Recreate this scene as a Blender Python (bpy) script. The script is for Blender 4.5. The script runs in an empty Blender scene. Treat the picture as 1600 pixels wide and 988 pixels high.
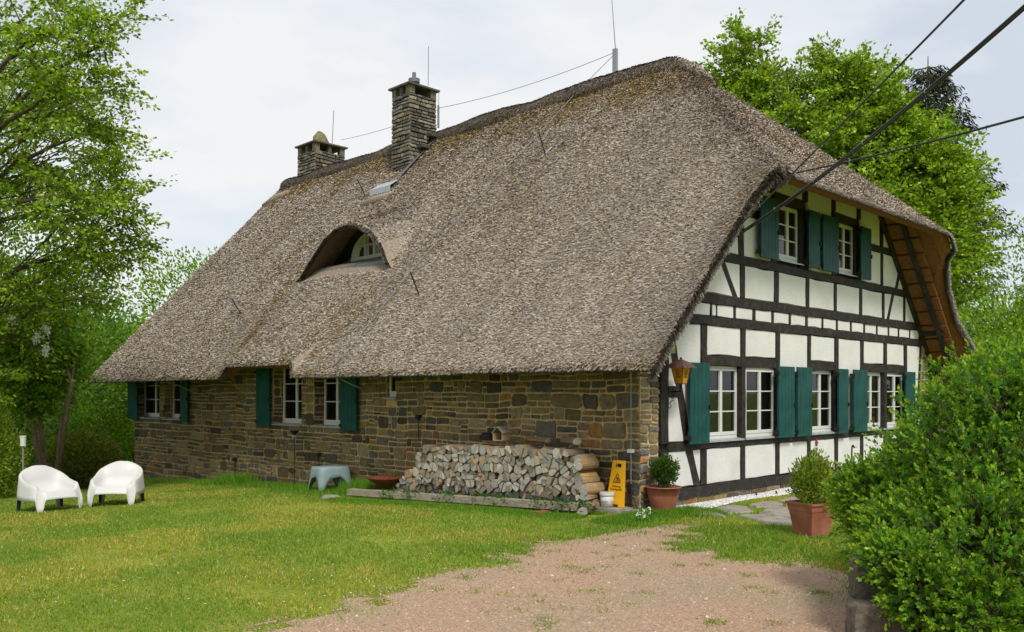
import bpy, math, random
import numpy as np
from mathutils import Vector, Matrix
random.seed(7); rng = np.random.default_rng(11)
S = bpy.context.scene
COL = S.collection
rad = math.radians

# ------------------------------------------------------------------ camera (house corner is the origin, X runs along the gable, Y along the long wall)
FPX, CX, HY = 1373.0, 800.0, 614.0
CAM = np.array([-9.721, -7.249, 1.62])
Q = math.sqrt(.5)
cam = bpy.data.objects.new('camera', bpy.data.cameras.new('camera')); COL.objects.link(cam)
cam.location = CAM; cam.rotation_euler = (rad(90), 0, rad(-45))
cam.data.sensor_width = 36; cam.data.lens = 36*FPX/1600; cam.data.shift_y = 120/1600
cam.data.clip_end = 3000; cam.data.clip_start = .1
S.camera = cam
# ------------------------------------------------------------------ sky, sun, exposure
SUN_EL, SUN_AZ = 50, 243          # direction towards the sun, degrees; azimuth counter-clockwise from +X
W = bpy.data.worlds.new("World"); S.world = W; W.use_nodes = True
wt = W.node_tree; wt.nodes.clear()
def wn(t, **k):
    n = wt.nodes.new(t)
    for a, b in k.items(): setattr(n, a, b)
    return n
sky = wn('ShaderNodeTexSky', sky_type='NISHITA', sun_disc=False, sun_elevation=rad(SUN_EL), sun_rotation=rad(90-SUN_AZ))
sc = wn('ShaderNodeVectorMath', operation='SCALE'); sc.inputs['Scale'].default_value = .1
wt.links.new(sky.outputs[0], sc.inputs[0])
tc = wn('ShaderNodeTexCoord'); mp = wn('ShaderNodeMapping'); mp.inputs['Scale'].default_value = (1.0, 1.0, 2.6)
mp.inputs['Rotation'].default_value = (0, 0, .6)
wt.links.new(tc.outputs['Generated'], mp.inputs[0])
nz = wn('ShaderNodeTexNoise'); nz.inputs['Scale'].default_value = 2.3; nz.inputs['Detail'].default_value = 8; nz.inputs['Roughness'].default_value = .52
wt.links.new(mp.outputs[0], nz.inputs[0])
cr = wn('ShaderNodeValToRGB'); e = cr.color_ramp.elements
e[0].position = .38; e[0].color = (.50, .55, .62, 1); e[1].position = .58; e[1].color = (.70, .705, .71, 1)
m_ = e.new(.47); m_.color = (.60, .64, .685, 1)
wt.links.new(nz.outputs['Fac'], cr.inputs[0])
mx = wn('ShaderNodeMix', data_type='RGBA'); mx.inputs[0].default_value = .95
wt.links.new(sc.outputs[0], mx.inputs[6]); wt.links.new(cr.outputs[0], mx.inputs[7])
bg = wn('ShaderNodeBackground'); bg.inputs[1].default_value = 1.0
wt.links.new(mx.outputs[2], bg.inputs[0]); wo = wn('ShaderNodeOutputWorld'); wt.links.new(bg.outputs[0], wo.inputs[0])
sun = bpy.data.lights.new('sun', 'SUN'); sun.energy = 2.2; sun.angle = rad(12); sun.color = (1, .95, .86)
so = bpy.data.objects.new('sun', sun); COL.objects.link(so)
sd = Vector((math.cos(rad(SUN_EL))*math.cos(rad(SUN_AZ)), math.cos(rad(SUN_EL))*math.sin(rad(SUN_AZ)), math.sin(rad(SUN_EL))))
so.rotation_euler = sd.to_track_quat('Z', 'Y').to_euler(); so.location = (0, -20, 30)
S.view_settings.view_transform = 'Standard'; S.view_settings.look = 'None'; S.view_settings.gamma = 1
S.view_settings.exposure = 0.40
S.render.resolution_x = 1024; S.render.resolution_y = 632

# ------------------------------------------------------------------ measuring helpers: where a sight line meets a real plane
def ray(px, py):
    k = (px-CX)/FPX
    return np.array([Q*(1+k), Q*(1-k), (HY-py)/FPX])
def onX(px, py, X=0.):
    d = ray(px, py); return CAM + d*((X-CAM[0])/d[0])
def onY(px, py, Y=0.):
    d = ray(px, py); return CAM + d*((Y-CAM[1])/d[1])
def onZ(px, py, Z=0.):
    d = ray(px, py); return CAM + d*((Z-CAM[2])/d[2])
def at(px, py, t): return CAM + ray(px, py)*t
def depth(P): P = np.asarray(P); return (P[..., 0]-CAM[0])*Q + (P[..., 1]-CAM[1])*Q
def pix(P):
    P = np.asarray(P); t = depth(P); r = (P[..., 0]-CAM[0])*Q - (P[..., 1]-CAM[1])*Q
    return CX+FPX*r/t, HY-FPX*(P[..., 2]-CAM[2])/t
def sstep(a, b, x):
    t = np.clip((np.asarray(x, float)-a)/(b-a), 0, 1); return t*t*(3-2*t)
def hsh(i, j, s=0):
    v = np.sin(i*127.1+j*311.7+s*74.7)*43758.5453; return v-np.floor(v)
def vnoise(x, y, s=0):
    xi, yi = np.floor(x), np.floor(y); fx, fy = x-xi, y-yi
    fx = fx*fx*(3-2*fx); fy = fy*fy*(3-2*fy)
    a, b, c, d = hsh(xi, yi, s), hsh(xi+1, yi, s), hsh(xi, yi+1, s), hsh(xi+1, yi+1, s)
    return (a*(1-fx)+b*fx)*(1-fy)+(c*(1-fx)+d*fx)*fy
def fnoise(x, y, s=0, o=3):
    r = 0; a = .5; tot = 0
    for k in range(o):
        r = r+a*vnoise(x, y, s+k*7); tot += a; a *= .5; x = x*2.03; y = y*2.03
    return r/tot
def gz(X, Y):
    X = np.asarray(X, float); Y = np.asarray(Y, float)
    y = np.clip(Y, 0, 18)
    z = (-.025*y-.0012*y*y)
    z = z*(1-sstep(0, 6, X)*.8)
    z = z - np.clip(Y-17.5, 0, 60)*.16*(1-sstep(-2, 10, X)*.5) - np.clip(-9-X, 0, 40)*.10*sstep(2, 12, Y)
    return z + (fnoise(X*.45, Y*.45, 3)-.5)*.05*(np.clip(np.abs(X)+.0, 0, 1))
def onG(px, py):
    z = -.1
    for _ in range(12):
        P = onZ(px, py, z); z = float(gz(P[0], P[1]))
    P[2] = z; return P

# ------------------------------------------------------------------ materials
def mat(name, col=(.5, .5, .5), attr=False, rough=.8, var=.0, vscale=8., bump=0., bscale=40., spec=.3, trans=0., metal=0., stretch=None, col2=None, c2scale=1.5, c2lo=.45, c2hi=.6):
    m = bpy.data.materials.new(name); m.use_nodes = True; nt = m.node_tree; b = nt.nodes['Principled BSDF']
    b.inputs['Roughness'].default_value = rough; b.inputs['Specular IOR Level'].default_value = spec; b.inputs['Metallic'].default_value = metal
    L = nt.links.new
    if attr:
        a = nt.nodes.new('ShaderNodeAttribute'); a.attribute_name = 'tint'; c = a.outputs['Color']
    else:
        r = nt.nodes.new('ShaderNodeRGB'); r.outputs[0].default_value = (*col, 1); c = r.outputs[0]
    t = nt.nodes.new('ShaderNodeTexCoord'); v = t.outputs['Object']
    if stretch:
        q = nt.nodes.new('ShaderNodeMapping'); q.inputs['Scale'].default_value = stretch; L(v, q.inputs[0]); v = q.outputs[0]
    if col2:
        n = nt.nodes.new('ShaderNodeTexNoise'); n.inputs['Scale'].default_value = c2scale; n.inputs['Detail'].default_value = 6; n.inputs['Roughness'].default_value = .6; L(v, n.inputs[0])
        g = nt.nodes.new('ShaderNodeMapRange'); g.inputs[1].default_value = c2lo; g.inputs[2].default_value = c2hi; L(n.outputs[0], g.inputs[0])
        x = nt.nodes.new('ShaderNodeMix'); x.data_type = 'RGBA'; L(g.outputs[0], x.inputs[0]); L(c, x.inputs[6]); x.inputs[7].default_value = (*col2, 1); c = x.outputs[2]
    if var:
        n = nt.nodes.new('ShaderNodeTexNoise'); n.inputs['Scale'].default_value = vscale; n.inputs['Detail'].default_value = 7; n.inputs['Roughness'].default_value = .65; L(v, n.inputs[0])
        g = nt.nodes.new('ShaderNodeMapRange'); g.inputs[1].default_value = .3; g.inputs[2].default_value = .7; g.inputs[3].default_value = 1-var; g.inputs[4].default_value = 1+var; L(n.outputs[0], g.inputs[0])
        x = nt.nodes.new('ShaderNodeVectorMath'); x.operation = 'SCALE'; L(c, x.inputs[0]); L(g.outputs[0], x.inputs['Scale']); c = x.outputs[0]
    L(c, b.inputs['Base Color'])
    if bump:
        n = nt.nodes.new('ShaderNodeTexNoise'); n.inputs['Scale'].default_value = bscale; n.inputs['Detail'].default_value = 6; L(v, n.inputs[0])
        u = nt.nodes.new('ShaderNodeBump'); u.inputs['Strength'].default_value = bump; u.inputs['Distance'].default_value = .02; L(n.outputs[0], u.inputs['Height']); L(u.outputs[0], b.inputs['Normal'])
    if trans:
        o = nt.nodes['Material Output']; tr = nt.nodes.new('ShaderNodeBsdfTranslucent'); s = nt.nodes.new('ShaderNodeVectorMath'); s.operation = 'MULTIPLY'
        s.inputs[1].default_value = (1.35, 1.3, .5); L(c, s.inputs[0]); L(s.outputs[0], tr.inputs[0])
        k = nt.nodes.new('ShaderNodeMixShader'); k.inputs[0].default_value = trans; L(b.outputs[0], k.inputs[1]); L(tr.outputs[0], k.inputs[2]); L(k.outputs[0], o.inputs[0])
    return m
M = {}
M['stone'] = mat('stone', attr=True, rough=.85, var=.45, vscale=14, bump=.9, bscale=30)
M['mortar_pale'] = mat('pale_mortar', (.58, .47, .32), rough=.95, var=.25, vscale=9, bump=.8, bscale=60)
M['mortar'] = mat('mortar', (.50, .355, .17), rough=.95, var=.3, vscale=9, bump=.8, bscale=60)
M['plaster'] = mat('plaster', (.71, .705, .69), rough=.9, var=.07, vscale=2.2, bump=.35, bscale=22, col2=(.60, .59, .54), c2scale=1.3, c2lo=.55, c2hi=.8)
M['timber'] = mat('timber', (.026, .021, .019), rough=.7, col2=(.05, .042, .035), c2scale=6, c2lo=.5, c2hi=.7, var=.5, vscale=10, bump=.8, bscale=25, stretch=(1, 1, 1))
M['shutter'] = mat('shutter_paint', (.002, .058, .056), rough=.5, var=.22, vscale=7, bump=.15, col2=(.006, .075, .07), c2scale=3)
M['frame'] = mat('window_frame_paint', (.66, .66, .63), rough=.4, var=.04)
M['lead'] = mat('lead_sheet', (.16, .17, .185), rough=.5, var=.2, metal=.2)
M['zinc'] = mat('zinc_sheet', (.42, .44, .47), rough=.4, var=.15, metal=.3)
M['thatch'] = mat('thatch_base', (.30, .245, .19), rough=.95, var=.5, vscale=22, bump=1, bscale=50)
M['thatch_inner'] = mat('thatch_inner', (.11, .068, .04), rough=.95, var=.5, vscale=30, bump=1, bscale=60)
M['thatch_cut'] = mat('thatch_cut', (.21, .085, .028), rough=.9, var=.35, vscale=26, bump=.8, bscale=60)
M['reed'] = mat('reed', attr=True, rough=.85, spec=.2)
M['soffit'] = mat('soffit_board', (.20, .08, .028), rough=.8, var=.3, vscale=12, bump=.3)
M['black'] = mat('blackened_board', (.012, .011, .012), rough=.8)
M['iron'] = mat('iron', (.03, .028, .027), rough=.5, metal=.4)
M['galv'] = mat('galvanised_rod', (.30, .31, .32), rough=.4, metal=.5)
M['cable'] = mat('cable_sheath', (.035, .035, .038), rough=.5)
M['curtain'] = mat('curtain', (.13, .12, .10), rough=.9, var=.1)
M['white_plastic'] = mat('white_plastic', (.60, .595, .575), rough=.38, var=.02, vscale=3)
M['grey_plastic'] = mat('grey_plastic', (.24, .32, .33), rough=.4, var=.06)
M['terracotta'] = mat('terracotta_plastic', (.33, .105, .06), rough=.55, var=.2, vscale=5, col2=(.36, .17, .115), c2scale=2.5, c2lo=.4, c2hi=.75)
M['rust'] = mat('rusty_steel', (.16, .045, .02), rough=.7, var=.4, vscale=14)
M['yellow'] = mat('yellow_plastic', (.80, .40, .004), rough=.35, var=.05)
M['ink'] = mat('black_print', (.03, .015, .008), rough=.6)
M['blueink'] = mat('blue_print', (.22, .32, .50), rough=.6)
M['oliveink'] = mat('olive_print', (.30, .30, .12), rough=.6)
M['grey_wood'] = mat('weathered_wood', (.32, .28, .21), rough=.9, var=.35, vscale=6, bump=.6, bscale=20, stretch=(1, 1, 4))
M['wood_end'] = mat('cut_wood', attr=True, rough=.9, var=.22, vscale=30, bump=.5, bscale=50)
M['bark'] = mat('bark', (.11, .085, .06), rough=.95, var=.5, vscale=9, bump=1, bscale=25)
M['palebark'] = mat('pale_bark', (.17, .12, .085), rough=.95, var=.4, vscale=9, bump=1, bscale=25)
M['leaf'] = mat('leaf', attr=True, rough=.5, spec=.3, trans=.42)
M['needle'] = mat('needle', attr=True, rough=.7, spec=.2, trans=.1)
M['petal'] = mat('petal', (.82, .82, .78), rough=.6)
M['grassb'] = mat('grass_blade', attr=True, rough=.6, spec=.2, trans=.3)
M['soil'] = mat('soil', (.045, .03, .02), rough=1, var=.4)
M['paving'] = mat('paving_stone', (.30, .27, .225), rough=.9, var=.3, vscale=5, bump=.6, bscale=25)
M['gravelp'] = mat('gravel_pebble', attr=True, rough=.9)
M['white_gravel'] = mat('white_gravel', (.72, .71, .69), rough=.8, var=.15, vscale=30)
M['brick'] = mat('brick', (.30, .09, .06), rough=.9, var=.3)
M['amber'] = mat('amber_glass', (.62, .27, .015), rough=.25, var=.2, vscale=12)
M['copper'] = mat('aged_copper', (.13, .075, .06), rough=.55, var=.4, vscale=12, metal=.2)
M['red'] = mat('red_beads', (.35, .05, .04), rough=.5)
M['plywood'] = mat('plywood', (.42, .30, .18), rough=.8, var=.2)
def glassmat(name, tint, fac):
    m = bpy.data.materials.new(name); m.use_nodes = True; nt = m.node_tree; nt.nodes.clear(); L = nt.links.new
    o = nt.nodes.new('ShaderNodeOutputMaterial'); t = nt.nodes.new('ShaderNodeBsdfTransparent'); t.inputs[0].default_value = (*tint, 1)
    g = nt.nodes.new('ShaderNodeBsdfGlossy'); g.inputs['Roughness'].default_value = .02; g.inputs[0].default_value = (1, 1, 1, 1)
    f = nt.nodes.new('ShaderNodeFresnel'); f.inputs[0].default_value = 1.5
    mm = nt.nodes.new('ShaderNodeMath'); mm.operation = 'MULTIPLY_ADD'; mm.inputs[1].default_value = 1.0; mm.inputs[2].default_value = fac; L(f.outputs[0], mm.inputs[0])
    x = nt.nodes.new('ShaderNodeMixShader'); L(mm.outputs[0], x.inputs[0]); L(t.outputs[0], x.inputs[1]); L(g.outputs[0], x.inputs[2]); L(x.outputs[0], o.inputs[0])
    return m
M['glass'] = glassmat('window_glass', (.5, .5, .5), .0)
# ground: lawn and worn patches
def ground_mat():
    m = bpy.data.materials.new('lawn_ground'); m.use_nodes = True; nt = m.node_tree; b = nt.nodes['Principled BSDF']; L = nt.links.new
    b.inputs['Roughness'].default_value = .95; b.inputs['Specular IOR Level'].default_value = .1
    t = nt.nodes.new('ShaderNodeTexCoord')
    def nse(s, d=6, r=.6):
        n = nt.nodes.new('ShaderNodeTexNoise'); n.inputs['Scale'].default_value = s; n.inputs['Detail'].default_value = d; n.inputs['Roughness'].default_value = r; L(t.outputs['Object'], n.inputs[0]); return n.outputs[0]
    def mixc(f, a, c, lo, hi):
        g = nt.nodes.new('ShaderNodeMapRange'); g.inputs[1].default_value = lo; g.inputs[2].default_value = hi; L(f, g.inputs[0])
        x = nt.nodes.new('ShaderNodeMix'); x.data_type = 'RGBA'; L(g.outputs[0], x.inputs[0])
        for s_, k in ((6, a), (7, c)):
            if isinstance(k, tuple): x.inputs[s_].default_value = (*k, 1)
            else: L(k, x.inputs[s_])
        return x.outputs[2]
    c = mixc(nse(.55), (.15, .23, .022), (.31, .35, .045), .4, .62)
    c = mixc(nse(1.7), c, (.40, .32, .11), .60, .78)
    c = mixc(nse(30, 4), c, (.06, .08, .012), .5, .75)
    L(c, b.inputs['Base Color'])
    u = nt.nodes.new('ShaderNodeBump'); u.inputs['Distance'].default_value = .03; L(nse(45), u.inputs['Height']); L(u.outputs[0], b.inputs['Normal'])
    return m
M['lawn'] = ground_mat()
M['drive'] = mat('drive_gravel', (.41, .27, .18), rough=.95, var=.32, vscale=38, bump=.9, bscale=70, col2=(.33, .27, .17), c2scale=.8, c2lo=.45, c2hi=.7)

# ------------------------------------------------------------------ object helpers
def link(o, parent=None, **kw):
    COL.objects.link(o)
    if parent is not None: o.parent = parent
    for k, v in kw.items():
        if v is not None: o[k] = v
    return o
def empty(name, loc=(0, 0, 0), rz=0, label=None, cat=None, group=None, kind=None):
    o = bpy.data.objects.new(name, None); o.location = loc; o.rotation_euler = (0, 0, rz); o.empty_display_size = .2
    return link(o, None, label=label, category=cat, group=group, kind=kind)
class MB:
    def __init__(s): s.v = []; s.f = []; s.c = []; s.mi = []; s.sm = []; s.cur = 0; s.col = (1, 1, 1); s.smooth = False
    def add(s, vs, fs):
        n = len(s.v); s.v += [tuple(map(float, p)) for p in vs]; s.c += [s.col]*len(vs)
        for f in fs: s.f.append(tuple(i+n for i in f)); s.mi.append(s.cur); s.sm.append(s.smooth)
        return s
    def box(s, x0, x1, y0, y1, z0, z1):
        p = [(x, y, z) for z in (z0, z1) for y in (y0, y1) for x in (x0, x1)]
        return s.add(p, [(0, 2, 3, 1), (4, 5, 7, 6), (0, 1, 5, 4), (2, 6, 7, 3), (0, 4, 6, 2), (1, 3, 7, 5)])
    def prism(s, poly, d, bevel=.0, jit=0., back=0.):      # poly: 3-D points, extruded by vector d (front = poly + d), front edge bevelled
        P = np.array(poly, float); d = np.array(d, float); n = len(P); c = P.mean(0)
        A = P + (d*-back if back else 0)
        if bevel:
            L = np.linalg.norm(P-c, axis=1, keepdims=True); inn = c+(P-c)*np.clip(1-bevel/np.maximum(L, 1e-6), .3, 1)
            rows = [A, P+d*.55, inn+d]
        else: rows = [A, P+d]
        vs = np.concatenate(rows); fs = []
        for r in range(len(rows)-1):
            for i in range(n): fs.append((r*n+i, r*n+(i+1) % n, (r+1)*n+(i+1) % n, (r+1)*n+i))
        fs.append(tuple((len(rows)-1)*n+i for i in range(n)))
        if not back: pass
        return s.add(vs, fs)
    def beam(s, a, b, w, h=None, up=(0, 0, 1)):
        a = np.array(a, float); b = np.array(b, float); h = h or w; d = b-a; d /= np.linalg.norm(d); up = np.array(up, float)
        x = np.cross(d, up)
        if np.linalg.norm(x) < 1e-3: x = np.cross(d, (1, 0, 0))
        x /= np.linalg.norm(x); y = np.cross(x, d)
        p = [q+x*w/2*i+y*h/2*j for q in (a, b) for i, j in ((-1, -1), (1, -1), (1, 1), (-1, 1))]
        return s.add(p, [(3, 2, 1, 0), (4, 5, 6, 7), (0, 1, 5, 4), (1, 2, 6, 5), (2, 3, 7, 6), (3, 0, 4, 7)])
    def tube(s, pts, r, n=6, cap=True):
        pts = [np.array(p, float) for p in pts]; m = len(pts)
        if np.isscalar(r): r = [r]*m
        vs = []; prev = None
        for i, p in enumerate(pts):
            d = pts[min(i+1, m-1)]-pts[max(i-1, 0)]; d = d/(np.linalg.norm(d)+1e-9)
            if prev is None:
                a = np.cross(d, (0, 0, 1)) if abs(d[2]) < .9 else np.cross(d, (1, 0, 0))
            else: a = prev-d*np.dot(prev, d)
            a /= np.linalg.norm(a)+1e-9; prev = a; b = np.cross(d, a)
            for k in range(n):
                t = 2*math.pi*k/n; vs.append(p+(a*math.cos(t)+b*math.sin(t))*r[i])
        fs = [(i*n+k, i*n+(k+1) % n, (i+1)*n+(k+1) % n, (i+1)*n+k) for i in range(m-1) for k in range(n)]
        if cap: fs += [tuple(range(n))[::-1], tuple((m-1)*n+k for k in range(n))]
        return s.add(vs, fs)
    def lathe(s, prof, n=28, c=(0, 0, 0), sx=1, sy=1, ex=2.):
        vs = []
        for r, z in prof:
            for k in range(n):
                t = 2*math.pi*k/n; C, Z = math.cos(t), math.sin(t)
                x = math.copysign(abs(C)**(2/ex), C); y = math.copysign(abs(Z)**(2/ex), Z)
                vs.append((c[0]+r*x*sx, c[1]+r*y*sy, c[2]+z))
        m = len(prof); fs = [(i*n+k, i*n+(k+1) % n, (i+1)*n+(k+1) % n, (i+1)*n+k) for i in range(m-1) for k in range(n)]
        return s.add(vs, fs)
    def build(s, name, m, parent=None, smooth=None, **kw):
        me = bpy.data.meshes.new(name); me.from_pydata(s.v, [], s.f)
        for x in (m if isinstance(m, (list, tuple)) else [m]): me.materials.append(M[x])
        me.polygons.foreach_set('material_index', s.mi)
        me.polygons.foreach_set('use_smooth', [smooth]*len(s.f) if smooth is not None else s.sm)
        a = me.attributes.new('tint', 'FLOAT_COLOR', 'POINT'); a.data.foreach_set('color', np.array([(*c, 1) for c in s.c], 'f').ravel())
        me.update(); o = bpy.data.objects.new(name, me)
        return link(o, parent, **kw)
def arrmesh(name, V, F, m, parent=None, tint=None, smooth=False, **kw):
    """numpy mesh: V (n,3), F (k,3|4)"""
    V = np.asarray(V, 'f'); F = np.asarray(F, 'i'); k = F.shape[1]
    me = bpy.data.meshes.new(name); me.vertices.add(len(V)); me.vertices.foreach_set('co', V.ravel())
    me.loops.add(F.size); me.loops.foreach_set('vertex_index', F.ravel())
    me.polygons.add(len(F)); me.polygons.foreach_set('loop_start', np.arange(0, F.size, k, dtype='i')); me.polygons.foreach_set('loop_total', np.full(len(F), k, 'i'))
    if smooth: me.polygons.foreach_set('use_smooth', np.ones(len(F), bool))
    if tint is not None:
        a = me.attributes.new('tint', 'FLOAT_COLOR', 'POINT'); t = np.ones((len(V), 4), 'f'); t[:, :3] = tint; a.data.foreach_set('color', t.ravel())
    for x in (m if isinstance(m, (list, tuple)) else [m]): me.materials.append(M[x])
    me.update(calc_edges=True); me.validate()
    o = bpy.data.objects.new(name, me); return link(o, parent, **kw)
def unit(v): return v/(np.linalg.norm(v, axis=-1, keepdims=True)+1e-9)
def rand_unit(n): return unit(rng.normal(size=(n, 3)))
def leaf_mesh(name, P, D, Ln, Wd, col, m, parent=None, fold=.0, **kw):
    """one folded leaf (two triangles sharing the midrib as a quad) per point"""
    n = len(P); D = unit(D); s = unit(np.cross(D, rand_unit(n))); nn = np.cross(s, D)
    Ln = np.broadcast_to(np.asarray(Ln, float), (n,))[:, None]; Wd = np.broadcast_to(np.asarray(Wd, float), (n,))[:, None]
    V = np.stack([P, P+D*Ln*.45+s*Wd*.5+nn*Ln*fold, P+D*Ln, P+D*Ln*.45-s*Wd*.5+nn*Ln*fold], 1).reshape(-1, 3)
    i = np.arange(n)[:, None]*4
    F = np.concatenate([i+np.array([0, 1, 2]), i+np.array([0, 2, 3])]) if fold else i+np.arange(4)
    return arrmesh(name, V, F, m, parent, tint=np.repeat(col, 4, 0), **kw)
def palette(n, cols, jit=.2, w=None):
    C = np.array(cols); k = rng.choice(len(C), n, p=w); return C[k]*(1+rng.uniform(-jit, jit, (n, 1)))
def clip_poly(P, a, b, c):      # keep a*x+b*y<=c (2-D)
    out = []
    for i in range(len(P)):
        p, q = P[i], P[(i+1) % len(P)]; fp, fq = a*p[0]+b*p[1]-c, a*q[0]+b*q[1]-c
        if fp <= 0: out.append(p)
        if fp*fq < 0:
            t = fp/(fp-fq); out.append((p[0]+(q[0]-p[0])*t, p[1]+(q[1]-p[1])*t))
    return out
#==PART2==
# ================================================================== FARMHOUSE
house = empty('farmhouse', label='thatched half-timbered farmhouse with stone long wall, white gable and dark green shutters', cat='house')
LW, GW = 17.1, 10.56        # long wall, gable
EAVE, SL = 2.0, 1.053       # eave height, roof slope
RX = 5.28
# ---- roof surface as a height function
arch_px = [(604.5, 409), (603.8, 404), (601.6, 396.6), (594.6, 379.6), (580.4, 361.9), (562, 351), (547.8, 348.4), (528, 355.5), (509.6, 372.5), (485.5, 409), (472, 432), (466, 440)]
XF = 1.25
_ap = np.array([onX(px, py, XF) for px, py in arch_px])
zp0 = EAVE+SL*(XF+.8)
aY = _ap[:, 1]; aL = np.maximum(_ap[:, 2]-zp0, 0); o_ = np.argsort(aY); aY, aL = aY[o_], aL[o_]
aY = np.concatenate([[aY[0]-.15], aY, [aY[-1]+.1]]); aL = np.concatenate([[0], aL, [0]])
def smin(a, b, k):
    h = np.maximum(k-np.abs(a-b), 0)/k; return np.minimum(a, b)-h*h*k/4
def yedge(X):
    X = np.asarray(X, float)
    return np.interp(X, [1.5, 2.3, 8.95, 9.12, 9.6, 10.2, 10.9, 11.4], [-.8, -1, -1.03, -.83, -.70, -.66, -.85, -.9])
def zroof(X, Y, dorm=True):
    X = np.asarray(X, float); Y = np.asarray(Y, float)
    zl = EAVE+SL*(X+.8); zr = EAVE+.02+SL*(11.36-X); zh = 4.86+.887*(Y+1.0)
    z = smin(smin(zl, zr, .25), zh, .16+.26*sstep(-1, 1.5, Y))
    # the bay above the pair of windows, lifted at the eave
    nt_ = (1-sstep(10.15, 10.6, Y))*sstep(7.58, 7.66, Y)
    z = z + .25*nt_*np.exp(-np.clip(X+.8, 0, 9)/.55)*(X < 3)
    z = z + .10*np.exp(-((Y-(9.2+.25*(X+.8)))/1.3)**2)*sstep(3.5, .5, X)*(1-np.exp(-np.clip(X+.8, 0, 9)/.5))
    z = z + (fnoise(X*.8, Y*.8, 5)-.5)*.05 + (fnoise(X*4, Y*4, 9)-.5)*.012
    if dorm:
        L = np.interp(Y, aY, aL)
        zd = zp0+L+.40*(X-XF) + .02
        hit = (X >= XF-1e-6) & (L > .01)
        zz = -smin(-z, -zd, .22)
        z = np.where(hit, np.where(L > .05, zz, np.maximum(z, zd)), z)
    return z
def zroof0(X, Y): return zroof(X, Y, False)
roofm = MB(); roofm.smooth = True
def grid(xs, ys, fz, yf=None, flip=False, keep=None):
    n0 = len(roofm.v); ni, nj = len(xs), len(ys); vs = []
    Xg, Yg = np.meshgrid(xs, ys, indexing='ij')
    if yf is not None: Xg, Yg = yf(Xg, Yg)
    Z = fz(Xg, Yg); vs = np.stack([Xg, Yg, Z], -1).reshape(-1, 3); fs = []
    for i in range(ni-1):
        for j in range(nj-1):
            q = (i*nj+j, (i+1)*nj+j, (i+1)*nj+j+1, i*nj+j+1)
            if len({tuple(np.round(vs[k], 4)) for k in q}) < 4: continue
            fs.append(q[::-1] if flip else q)
    roofm.add(vs, fs); return vs.reshape(ni, nj, 3)
YE = 18.25
def ymap(X, Y):         # Y given 0..1 across the house length
    ye = yedge(X); return X, ye+(YE-ye)*Y
ts = np.concatenate([np.linspace(0, .3, 60), np.linspace(.3, .6, 80)[1:], np.linspace(.6, 1, 50)[1:]])
xsA = np.linspace(-.8, XF, 24); xsB = np.linspace(XF, 5.9, 52); xsC = np.linspace(5.9, 11.36, 32)
roofm.cur = 0
GA = grid(xsA, ts, zroof0, ymap); GB = grid(xsB, ts, lambda x, y: zroof(x, y), ymap); GC = grid(xsC, ts, zroof0, ymap)
# the strip of roof that runs on under the eyebrow, up to its sill
grid(np.linspace(XF-.01, 1.5, 5), np.linspace(7.3, 10.9, 24), lambda x, y: zroof0(x, y)-.004)
# underside, set in from the edge, and the cut edge between the two
roofm.cur = 1
TH = .38
def inset(X, Y):
    X2 = np.clip(X, -.50, 11.0); return X2, np.clip(Y, yedge(X)+.2, YE-.2)
def umap(X, T):
    X_, Y_ = ymap(X, T); return inset(X_, Y_)
xsU = np.concatenate([[-.8], np.linspace(-.44, 2.1, 16), np.linspace(2.3, 11.0, 44), [11.36]])
def thk(x, y): return .26+(TH-.26)*sstep(.0, .45, y-yedge(x)-.2)
GU = grid(xsU, ts, lambda x, y: zroof0(x, y)-thk(x, y), umap, flip=True)
def rim(P, inw):
    P = np.array(P); n = len(P)
    lo = []
    for p in P:
        x2, y2 = inset(p[0], p[1]); lo.append((float(x2), float(y2), float(zroof0(x2, y2)-thk(x2, y2))))
    lo = np.array(lo); mid = P*.62+lo*.38+np.array([0, 0, -.05])+np.array(inw)*-.03
    vs = np.concatenate([P, mid, lo]); fs = []
    for r in range(2):
        for i in range(n-1): fs.append((r*n+i, r*n+i+1, (r+1)*n+i+1, (r+1)*n+i))
    roofm.add(vs, fs)
topX = np.concatenate([xsA, xsB[1:], xsC[1:]])
edge0 = [(x, float(yedge(x)), float(zroof0(x, yedge(x)))) for x in topX]
edge1 = [(x, YE, float(zroof0(x, YE))) for x in topX][::-1]
rim(edge0, (0, 1, 0)); rim(edge1, (0, -1, 0)); rim(GA[0][::-1], (1, 0, 0)); rim(GC[-1], (-1, 0, 0))
roof = roofm.build('roof', ['thatch', 'thatch_cut'], house)
for p in roof.data.polygons: p.use_smooth = True

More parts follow.
